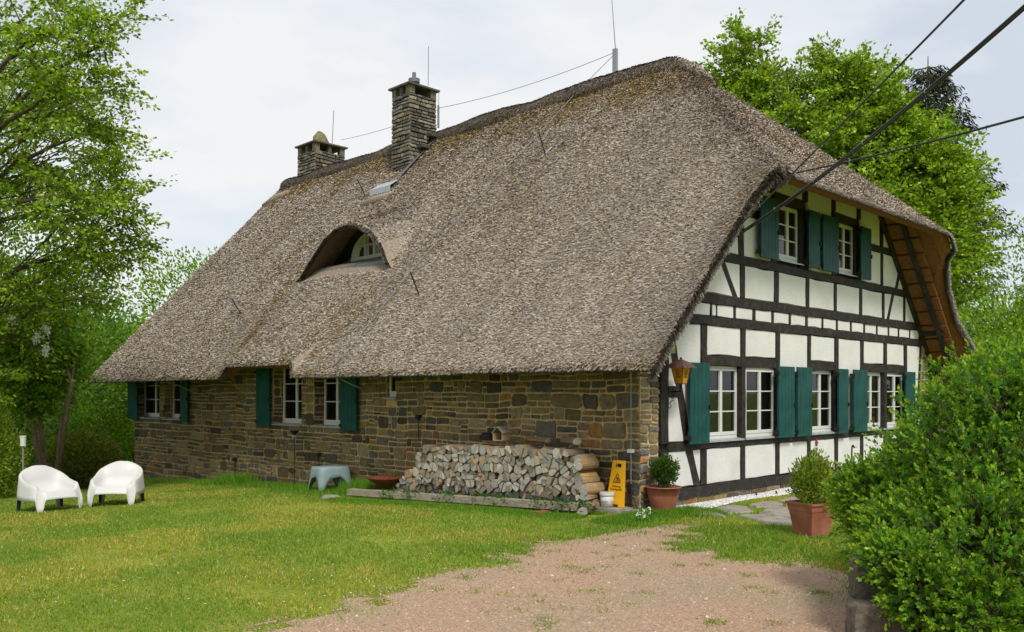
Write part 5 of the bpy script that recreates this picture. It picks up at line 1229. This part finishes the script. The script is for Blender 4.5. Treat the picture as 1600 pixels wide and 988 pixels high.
# ================================================================== VEGETATION
LGX = [(.065, .125, .012), (.095, .165, .015), (.13, .20, .02), (.04, .085, .01), (.16, .22, .03)]
LGB = [(.24, .40, .022), (.31, .47, .028), (.40, .52, .045), (.15, .28, .018), (.09, .18, .014)]
def tree(name, base, tips, trunkpts, r0, lab, leaves, size, cols, spray=.45, flat=.35, droop=.3, bark='bark', per=60, cat='tree', group=None, limbs=None, w=None, flow=0):
    """trunk with limbs to every tip cluster; a crown of leaf sprays round the tips"""
    base = np.array(base, float); root = empty(name, tuple(base), 0, lab, cat, group)
    tr = [np.array(p, float) for p in trunkpts]; n = len(tr); rr_ = [r0*(1-.75*i/(n-1)) for i in range(n)]; mb = MB(); mb.smooth = True; mb.tube([p-base for p in tr], rr_, 9); 
    tips = np.array(tips); K = limbs or max(6, len(tips)//9); cent = tips[rng.choice(len(tips), K, replace=False)].copy()
    for _ in range(5):
        d = ((tips[:, None]-cent[None])**2).sum(-1); lbl = d.argmin(1)
        for k in range(K):
            if (lbl == k).any(): cent[k] = tips[lbl == k].mean(0)
    T = np.array(tr); twP, twD = [], []
    for k in range(K):
        c = cent[k]; d = np.linalg.norm(T-(c-np.array([0, 0, .45*np.linalg.norm(c-T.mean(0))])), axis=1); s = T[d.argmin()]; m = s*.45+c*.55+np.array([0, 0, .12*np.linalg.norm(c-s)]); rl = r0*.28
        q = [s, s*.7+m*.3+rng.normal(0, .08, 3), m, m*.5+c*.5+rng.normal(0, .1, 3), c]; mb.tube([p-base for p in q], [rl, rl*.8, rl*.55, rl*.4, rl*.25], 5, cap=False)
        for p in tips[lbl == k]:
            s2 = q[rng.integers(1, 5)]; m2 = (s2+p)/2+rng.normal(0, .12, 3)*np.linalg.norm(p-s2)*.5; mb.tube([s2-base, m2-base, p-base], [rl*.22, rl*.15, rl*.06], 3, cap=False); twP.append(p); twD.append(p-s2)
    mb.build('trunk', bark, root)
    twP = np.array(twP); twD = unit(np.array(twD)); NT = 9; m = len(twP)*NT; i = np.repeat(np.arange(len(twP)), NT)
    s0 = twP[i]-twD[i]*(rng.uniform(.0, 1.1, m)*spray)[:, None]+rng.normal(0, .06, (m, 3)); td = twD[i]*.7+rng.normal(0, .75, (m, 3))*np.array([1, 1, flat]); td[:, 2] -= droop*.3; td = unit(td); tl_ = spray*rng.uniform(.5, 1.35, m)
    e0 = s0+td*tl_[:, None]; e0[:, 2] -= droop*tl_*.35; sdv = unit(np.cross(td, rand_unit(m)))*.006*spray/.6; A_, B_ = s0-base, e0-base
    Vt = np.stack([A_-sdv, A_+sdv, B_], 1).reshape(-1, 3); arrmesh('twigs', Vt, np.arange(3*m).reshape(-1, 3), bark, root, kind='stuff')
    q_ = max(1, per//NT); n = m*q_; j = np.repeat(np.arange(m), q_); u = rng.random(n)**.8; P = s0[j]+(e0[j]-s0[j])*u[:, None]+rng.normal(0, .055*spray/.6, (n, 3))*np.array([1, 1, .5])
    D = td[j]*.8+rng.normal(0, .55, (n, 3))*np.array([1, 1, .6]); D[:, 2] -= droop*.6
    c = palette(n, cols, .28, w); c *= (rng.uniform(.72, 1.22, m)[j])[:, None]
    leaf_mesh('crown', P-base, D, size*rng.uniform(.7, 1.3, n), size*.62, c, 'leaf', root, kind='stuff')
    return root, P, twP
def ell(n, c, r, shell=.5, cut=None, seed=0, lump=.3):
    d = rand_unit(n*3); rr_ = rng.uniform(shell**3, 1, n*3)**(1/3); l = 1+lump*2*(fnoise(d[:, 0]*2+seed, d[:, 1]*2+d[:, 2]*1.6+seed, seed)-.5)
    P = np.array(c)+d*np.array(r)*(rr_*l)[:, None]
    if cut is not None: P = P[cut(P)]
    return P[:n]
def U(px, py, t, k=None): return at(px, py, t)
# left beech: crown reaches in from beyond the frame; boughs at measured places
cB = at(-70, 260, 17.0)
tips = [ell(330, cB, (3.0, 3.0, 4.6), .45, seed=3, lump=.2)]
boughs = [(120, 70, 15), (165, 30, 15), (205, 15, 15.5), (150, 110, 15), (178, 120, 15.5), (120, 150, 15), (165, 195, 16), (185, 205, 16), (200, 240, 16), (150, 240, 15.5), (190, 290, 16), (205, 290, 16.2), (215, 330, 16.5), (232, 375, 17), (205, 372, 16.5), (170, 330, 16), (180, 400, 16.5), (205, 405, 17), (150, 300, 15), (120, 360, 15), (90, 30, 14), (60, 120, 14.5), (90, 200, 14.5), (110, 280, 15), (70, 330, 15), (100, 420, 16), (60, 440, 16), (140, 390, 16), (130, 20, 15), (40, 60, 14), (160, 360, 16), (135, 470, 17), (100, 120, 14.5), (195, 130, 16), (145, 60, 15)]
tb = np.array([at(x+rng.normal(0, 5), y+rng.normal(0, 5), t) for x, y, t in boughs for _ in range(2)]); tips.append(tb)
base = at(-170, 760, 17.5); base[2] = float(gz(base[0], base[1]))-.1
tree('beech_tree', base, np.concatenate(tips), [base, base+[0, 0, 2], base+[.15, .1, 4.5], base+[.1, 0, 7], base+[.3, .1, 10]], .32, 'large light green beech reaching in at the upper left', 0, .082, LGB, spray=.62, flat=.22, droop=.3, per=200, limbs=34)
# lilac in front of the woodland, three stems
lb = at(75, 770, 19.5); lb[2] = float(gz(lb[0], lb[1]))
cl = at(52, 560, 19.5); tips = ell(125, cl, (1.05, 1.05, 1.35), .45, seed=8, lump=.25)
tree('lilac_tree', lb, tips, [lb, at(66, 700, 19.5), at(62, 640, 19.5), at(68, 590, 19.5), at(75, 540, 19.5)], .065, 'many-stemmed lilac with white flower heads behind the chairs', 0, .10, [(.13, .29, .016), (.18, .35, .022), (.09, .20, .014), (.26, .40, .035)], spray=.45, flat=.8, droop=.35, per=150, bark='palebark', limbs=14)
lil = [o for o in COL.objects if o.name == 'lilac_tree'][0]
for q in ([(88, 765), (92, 700), (97, 650), (108, 615), (118, 560)], [(70, 765), (55, 690), (48, 640), (38, 610), (25, 560)], [(92, 730), (104, 640), (112, 600), (100, 560)]):
    mb = MB(); mb.smooth = True; mb.tube([at(x, y, 19.3)-lb for x, y in q], [.055, .05, .04, .03, .02][:len(q)], 7); mb.build('stem', 'palebark', lil)
for x, y in ((57, 528), (72, 513), (72, 547), (20, 500)):
    c = at(x, y, 18.0)-lb; leaf_mesh('flower_head', c+rng.normal(0, 1, (90, 3))*np.array([.035, .035, .07]), rand_unit(90), .055, .04, np.tile([.8, .8, .76], (90, 1)), 'petal', lil, kind='stuff')
def bushobj(name, px, py, t, r, n, size, cols, lab, cat='shrub', group=None, shell=.45, w=None, m='leaf', lump=.3, up=.3, drop=True):
    c = at(px, py, t); root = empty(name, (c[0], c[1], float(gz(c[0], c[1]))), 0, lab, cat, group); o = np.array(root.location)
    seed = int(px+py) % 97; d = rand_unit(n); rr_ = rng.uniform(shell**3, 1, n)**(1/3); l = 1+lump*2.2*(fnoise(d[:, 0]*2.4+seed, d[:, 1]*2.4+d[:, 2]*2+seed, seed)-.5)+.12*(fnoise(d[:, 0]*9, d[:, 1]*9+d[:, 2]*7, seed)-.5)
    P = c+d*np.array(r)*(rr_*l)[:, None]; P[:, 2] = np.maximum(P[:, 2], o[2]+.02)
    cl_ = fnoise(P[:, 0]*2.5, P[:, 1]*2.5+P[:, 2]*2.2, seed); C = palette(n, cols, .28, w)*(.72+.56*cl_)[:, None]
    leaf_mesh('foliage', P-o, d+rng.normal(0, .6, (n, 3))+[0, 0, up], size*rng.uniform(.7, 1.3, n), size*.6, C, m, root, kind='stuff')
    mb = MB(); mb.smooth = True
    for k in range(7):
        a = k*.9; e_ = c-o+np.array([r[0]*.6*math.cos(a), r[1]*.6*math.sin(a), r[2]*.3*(k % 3)]); mb.tube([(0.05*math.cos(a), .05*math.sin(a), -.05), e_*.5+np.array([0, 0, .1]), e_], [.03, .02, .008], 5)
    mb.build('stem', 'bark', root); return root
SHG = [(.14, .28, .018), (.19, .35, .022), (.28, .42, .035), (.08, .18, .014)]
bushobj('shrub', 128, 718, 20.5, (.75, .75, .7), 8000, .07, [(.12, .21, .016), (.18, .25, .025), (.22, .15, .03), (.07, .12, .014)], 'low reddish green shrub between the chairs and the stone wall')
bushobj('shrub', 150, 700, 24.5, (.95, .95, 1.2), 10000, .08, SHG, 'rounded bright green shrub behind the right chair')
bushobj('shrub', -14, 715, 17.5, (.62, .62, .9), 9000, .06, [(.24, .34, .03), (.15, .24, .018), (.32, .40, .045)], 'yellow-green shrub at the left edge beside the pole lamp', m='leaf')
for k, (x, y, t, r, n, s, lab) in enumerate(((105, 620, 30, (2.1, 2.1, 2.4), 17000, .13, 'bright leafy tree crown just left of the long wall'), (215, 590, 33, (2.3, 2.3, 2.3), 10000, .15, 'pale green tree beyond the far end of the house'), (20, 600, 26, (3.2, 3.2, 4.0), 18000, .13, 'dark green tree behind the lilac'),
        (85, 610, 34, (3.9, 3.9, 3.4), 16000, .16, 'broad tree in the woodland behind the lilac'), (-60, 520, 30, (5, 5, 6), 18000, .16, 'tall woodland tree at the far left'), (315, 480, 48, (4, 4, 3.0), 6000, .2, 'tree hidden behind the far roof slope with one top twig showing'))):
    bushobj('woodland_tree', x, y, t, r, n, s, SHG if k not in (2, 4) else [(.05, .13, .012), (.09, .20, .014), (.13, .25, .018)], lab, 'tree', 'woodland trees beyond the lawn', lump=.35)
# distant wood as one mass, all round behind
n = 26000; a = rng.uniform(rad(-15), rad(150), n); R_ = rng.uniform(55, 75, n); x, y = R_*np.cos(a)-4, R_*np.sin(a)-4
hgt = 5.5+5*fnoise(a*9, a*0, 5)-2.5*sstep(rad(60), rad(95), a)*0; z = rng.uniform(-6, 1, n)*0+(-5+ (hgt+3)*rng.random(n)**.7)
P = np.stack([x, y, z], 1); leaf_mesh('distant_wood', P, rng.normal(0, 1, (n, 3)), 1.3, .9, palette(n, [(.06, .14, .012), (.09, .19, .015), (.13, .24, .025)], .3), 'leaf', None, kind='stuff', label='distant green wood closing the view behind the house', category='wood')
# sprig over the roof
# right beech behind the house
cR = at(1325, 330, 34); tips = np.concatenate([ell(400, at(1262, 290, 34), (4.1, 4.1, 5.2), .5, seed=12, lump=.22), ell(190, at(1425, 410, 33), (2.5, 2.5, 4.0), .5, seed=14, lump=.25), ell(110, at(1462, 320, 33), (1.8, 1.8, 2.8), .4, seed=17, lump=.2), ell(60, at(1380, 215, 33), (1.8, 1.8, 1.7), .4, seed=18, lump=.2), ell(70, at(1445, 245, 33), (1.7, 1.7, 1.6), .4, seed=19, lump=.2), ell(60, at(1160, 120, 34), (1.5, 1.5, 1.8), .3, seed=15), ell(46, at(1325, 140, 34), (1.6, 1.6, 1.4), .3, seed=16)])
bR = at(1330, 640, 34); bR[2] = 0
tree('beech_tree', bR, tips, [bR, bR+[0, 0, 3], bR+[.2, .1, 6], bR+[0, 0, 9], bR+[.1, 0, 12]], .42, 'big bright green beech rising behind the gable roof', 0, .16, LGB, spray=.85, flat=.5, droop=.05, per=175, limbs=36)
# spruce
def spruce(px, top, bot, t, half, lab, n=24):
    b = at(px, 640, t); b[2] = 0; H = at(px, top, t)[2]; root = empty('spruce_tree', tuple(b), 0, lab, 'spruce'); mb = MB(); mb.smooth = True; mb.tube([(0, 0, 0), (0, 0, H*.5), (0, 0, H)], [.28, .16, .02], 8)
    Ps, Ds = [], []
    z = 1.5
    while z < H-.2:
        f = 1-z/H; L = half*(.12+1.0*f**.8)*rng.uniform(.8, 1.1); nb = 7
        for k in range(nb):
            a = rng.uniform(0, 6.28); d = np.array([math.cos(a), math.sin(a)]); l = L*rng.uniform(.65, 1.15); q = [np.array([d[0]*l*s, d[1]*l*s, z-.35*l*s+.22*l*s*s]) for s in (0, .35, .7, 1)]; mb.tube(q, [.04, .03, .02, .008], 3, cap=False)
            m = int(40*l)+14; s = rng.random(m)**.8; c = np.stack([d[0]*l*s, d[1]*l*s, z-.35*l*s+.22*l*s*s], 1); w = rng.normal(0, .16+.12*l*(1-s), m); c = c+np.stack([-d[1]*w, d[0]*w, -np.abs(rng.normal(0, .16, m))], 1); Ps.append(c); Ds.append(np.stack([d[0]*.5-d[1]*np.sign(w)*.5, d[1]*.5+d[0]*np.sign(w)*.5, np.full(m, -.75)], 1))
        z += .34
    P, D = np.concatenate(Ps), np.concatenate(Ds); mb.build('trunk', 'bark', root)
    leaf_mesh('crown', P, D+rng.normal(0, .25, D.shape), rng.uniform(.16, .36, len(P)), .07, palette(len(P), [(.02, .035, .015), (.03, .05, .02), (.045, .055, .025), (.05, .045, .02)], .3), 'needle', root, kind='stuff')
spruce(1450, 88, 0, 41, 5.2, 'dark spruce rising behind the beech, right of the gable')
spruce(1625, 400, 0, 47, 2.8, 'smaller dark spruce at the right edge behind the big bush')
for x, y, t, r, lab in ((1600, 545, 26, (2.6, 2.6, 1.7), 'green tree low behind the big bush at the right edge'), (1700, 500, 30, (5, 5, 4), 'tree beyond the right edge of the picture'), (1530, 620, 22, (2, 2, 1.5), 'shrub behind the bush beside the verge')):
    bushobj('garden_tree', x, y, t, r, 9000, .13, SHG, lab, 'tree')
# ---- big bush on its dry stone wall
def bigbush():
    c0 = at(1525, 800, 6.4); root = empty('garden_bush', (c0[0], c0[1], 0), 0, 'large bright green leafy bush filling the right foreground on a stone wall', 'bush'); o = np.array(root.location)
    lobes = [(1575, 745, 6.3, (.80, .80, .85), 1500), (1535, 700, 6.8, (.50, .50, .60), 700), (1425, 800, 6.9, (.50, .50, .36), 900), (1362, 790, 7.2, (.22, .22, .22), 300), (1460, 860, 6.1, (.45, .45, .42), 800), (1560, 900, 5.6, (.6, .6, .55), 900), (1620, 680, 6.6, (.7, .7, .72), 800), (1640, 850, 6.0, (.8, .8, .9), 600), (1385, 855, 6.6, (.22, .22, .22), 240), (1545, 620, 7.0, (.36, .36, .28), 380), (1440, 725, 7.1, (.28, .28, .18), 260), (1408, 885, 5.7, (.16, .2, .16), 260), (1450, 930, 5.5, (.2, .2, .2), 260), (1530, 960, 5.3, (.25, .2, .2), 260), (1360, 770, 7.0, (.25, .25, .2), 260)]
    lobes = [(a, b, c_, d_, int(e_*1.12)) for a, b, c_, d_, e_ in lobes]
    SP, SD = [], []
    for px, py, t, r, n in lobes:
        c = at(px, py, t); d = rand_unit(n); rr_ = rng.uniform(.70**3, 1, n)**(1/3); l = 1+.6*(fnoise(d[:, 0]*3.4+px, d[:, 1]*3.4+d[:, 2]*3, int(px) % 50)-.5)
        SP.append(c+d*np.array(r)*(rr_*l)[:, None]); SD.append(unit(d+rng.normal(0, .45, (n, 3))+[0, 0, .2]))
    SP, SD = np.concatenate(SP), np.concatenate(SD); k = SP[:, 2] > .12; SP, SD = SP[k], SD[k]
    mb = MB(); P, D, Cc = [], [], []
    per = 15; n = len(SP); L = rng.uniform(.07, .16, n)
    # twigs
    for a in range(0, n, 3):
        mb.tube([SP[a]-SD[a]*.12-o, SP[a]-o, SP[a]+SD[a]*L[a]-o], [.004, .003, .0015], 3, cap=False)
    stem0 = at(1530, 960, 6.6); stem0[2] = .1
    for a in rng.choice(n, 90, replace=False): q = SP[a]; mb.tube([stem0-o+rng.normal(0, .1, 3), (stem0+q)/2-o+rng.normal(0, .08, 3), q-o], [.02, .012, .005], 4, cap=False)
    mb.build('branches', 'bark', root)
    i = np.repeat(np.arange(n), per); s = np.tile(np.linspace(0, 1, per), n); A = rand_unit(n*per); A = unit(A-SD[i]*(A*SD[i]).sum(1, keepdims=True))
    P = SP[i]+SD[i]*(L[i]*s)[:, None]; D = SD[i]*(.35+.7*s)[:, None]+A*(1-.45*s)[:, None]+np.array([0, 0, .15])
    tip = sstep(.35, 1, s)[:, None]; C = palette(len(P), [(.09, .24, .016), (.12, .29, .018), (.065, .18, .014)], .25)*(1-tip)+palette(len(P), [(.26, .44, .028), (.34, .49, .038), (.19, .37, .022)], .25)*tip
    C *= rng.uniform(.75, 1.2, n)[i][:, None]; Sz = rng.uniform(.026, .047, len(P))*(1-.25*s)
    px_, py_ = pix(P); t = depth(P); show = np.argsort(t+10*((px_ > 1600) | (py_ > 988)))[:280]; rest = np.ones(len(P), bool); rest[show] = False
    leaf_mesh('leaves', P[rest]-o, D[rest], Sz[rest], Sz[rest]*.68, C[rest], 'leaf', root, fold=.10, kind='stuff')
    protos = []
    for v in range(6):
        c = [(.12, .29, .018), (.19, .37, .024), (.27, .43, .03), (.09, .23, .016), (.14, .31, .02), (.23, .40, .026)][v]; mb = MB(); mb.col = c
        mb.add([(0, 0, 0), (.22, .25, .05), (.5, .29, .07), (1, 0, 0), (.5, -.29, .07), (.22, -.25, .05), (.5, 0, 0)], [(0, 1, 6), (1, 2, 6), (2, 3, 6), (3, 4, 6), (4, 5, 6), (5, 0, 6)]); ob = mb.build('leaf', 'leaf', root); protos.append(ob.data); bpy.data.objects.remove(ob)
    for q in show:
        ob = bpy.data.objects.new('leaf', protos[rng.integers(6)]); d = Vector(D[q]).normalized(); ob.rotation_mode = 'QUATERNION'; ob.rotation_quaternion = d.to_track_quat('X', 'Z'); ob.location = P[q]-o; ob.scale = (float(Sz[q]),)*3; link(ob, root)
    return root
bigbush()
dsw = empty('dry_stone_wall', tuple(onG(1400, 988)), 0, 'low dry stone wall of big dark blocks under the bush', 'wall'); o = np.array(dsw.location)
def block(px0, py0, px1, py1, t, dp_, rot, tone):
    a, b = at(px0, py1, t), at(px1, py0, t); w = np.linalg.norm((b-a)[:2]); h = b[2]-a[2]; mb = MB(); mb.col = tone; n = 7
    ex = unit((b-a)[:2][None])[0]; ey = unit(ray(px0, 900)[:2][None])[0]*.8+np.array([-ex[1], ex[0]])*.2; rows = []
    for k, (s, j) in enumerate(((.0, .86), (.25, 1.0), (.6, 1.0), (1.0, .9))):
        r_ = []
        for u, v in ((0, .1), (.08, 0), (.5, -.02), (.93, .02), (1, .12), (1, .85), (.9, 1), (.5, 1.0), (.06, .96), (0, .8)):
            u2 = (u-.5)*j+.5+rng.normal(0, .012); v2 = (v-.5)*j+.5+rng.normal(0, .02); q = a[:2]+ex*u2*w+ey*s*dp_; r_.append((q[0]-o[0], q[1]-o[1], a[2]+v2*h+rot*(u2-.5)*w-o[2]))
        rows += r_
    n = 10; mb.add(rows, [(r*n+i, r*n+(i+1) % n, (r+1)*n+(i+1) % n, (r+1)*n+i) for r in range(3) for i in range(n)]+[tuple(range(n))[::-1], tuple(30+i for i in range(n))]); mb.build('stone', 'stone', dsw)
block(1332, 884, 1400, 948, 5.75, .5, -.12, (.09, .08, .06)); block(1402, 900, 1520, 952, 5.85, .5, -.05, (.07, .06, .05)); block(1328, 944, 1432, 1010, 5.62, .5, -.06, (.13, .11, .085)); block(1436, 955, 1560, 1012, 5.7, .5, 0, (.08, .07, .055)); block(1326, 990, 1400, 1040, 5.6, .5, 0, (.10, .09, .07)); block(1524, 900, 1640, 955, 5.9, .5, 0, (.07, .06, .05)); block(1402, 1000, 1640, 1045, 5.66, .5, 0, (.08, .07, .055))
bank = MB(); P = [at(1345, 940, 6.0), at(1700, 940, 5.9), at(1700, 900, 9.0), at(1420, 900, 8.6)]
bank.prism([(p[0], p[1], -.1) for p in P], (0, 0, .48)); bank.build('planting_bank', 'soil', kind='structure')
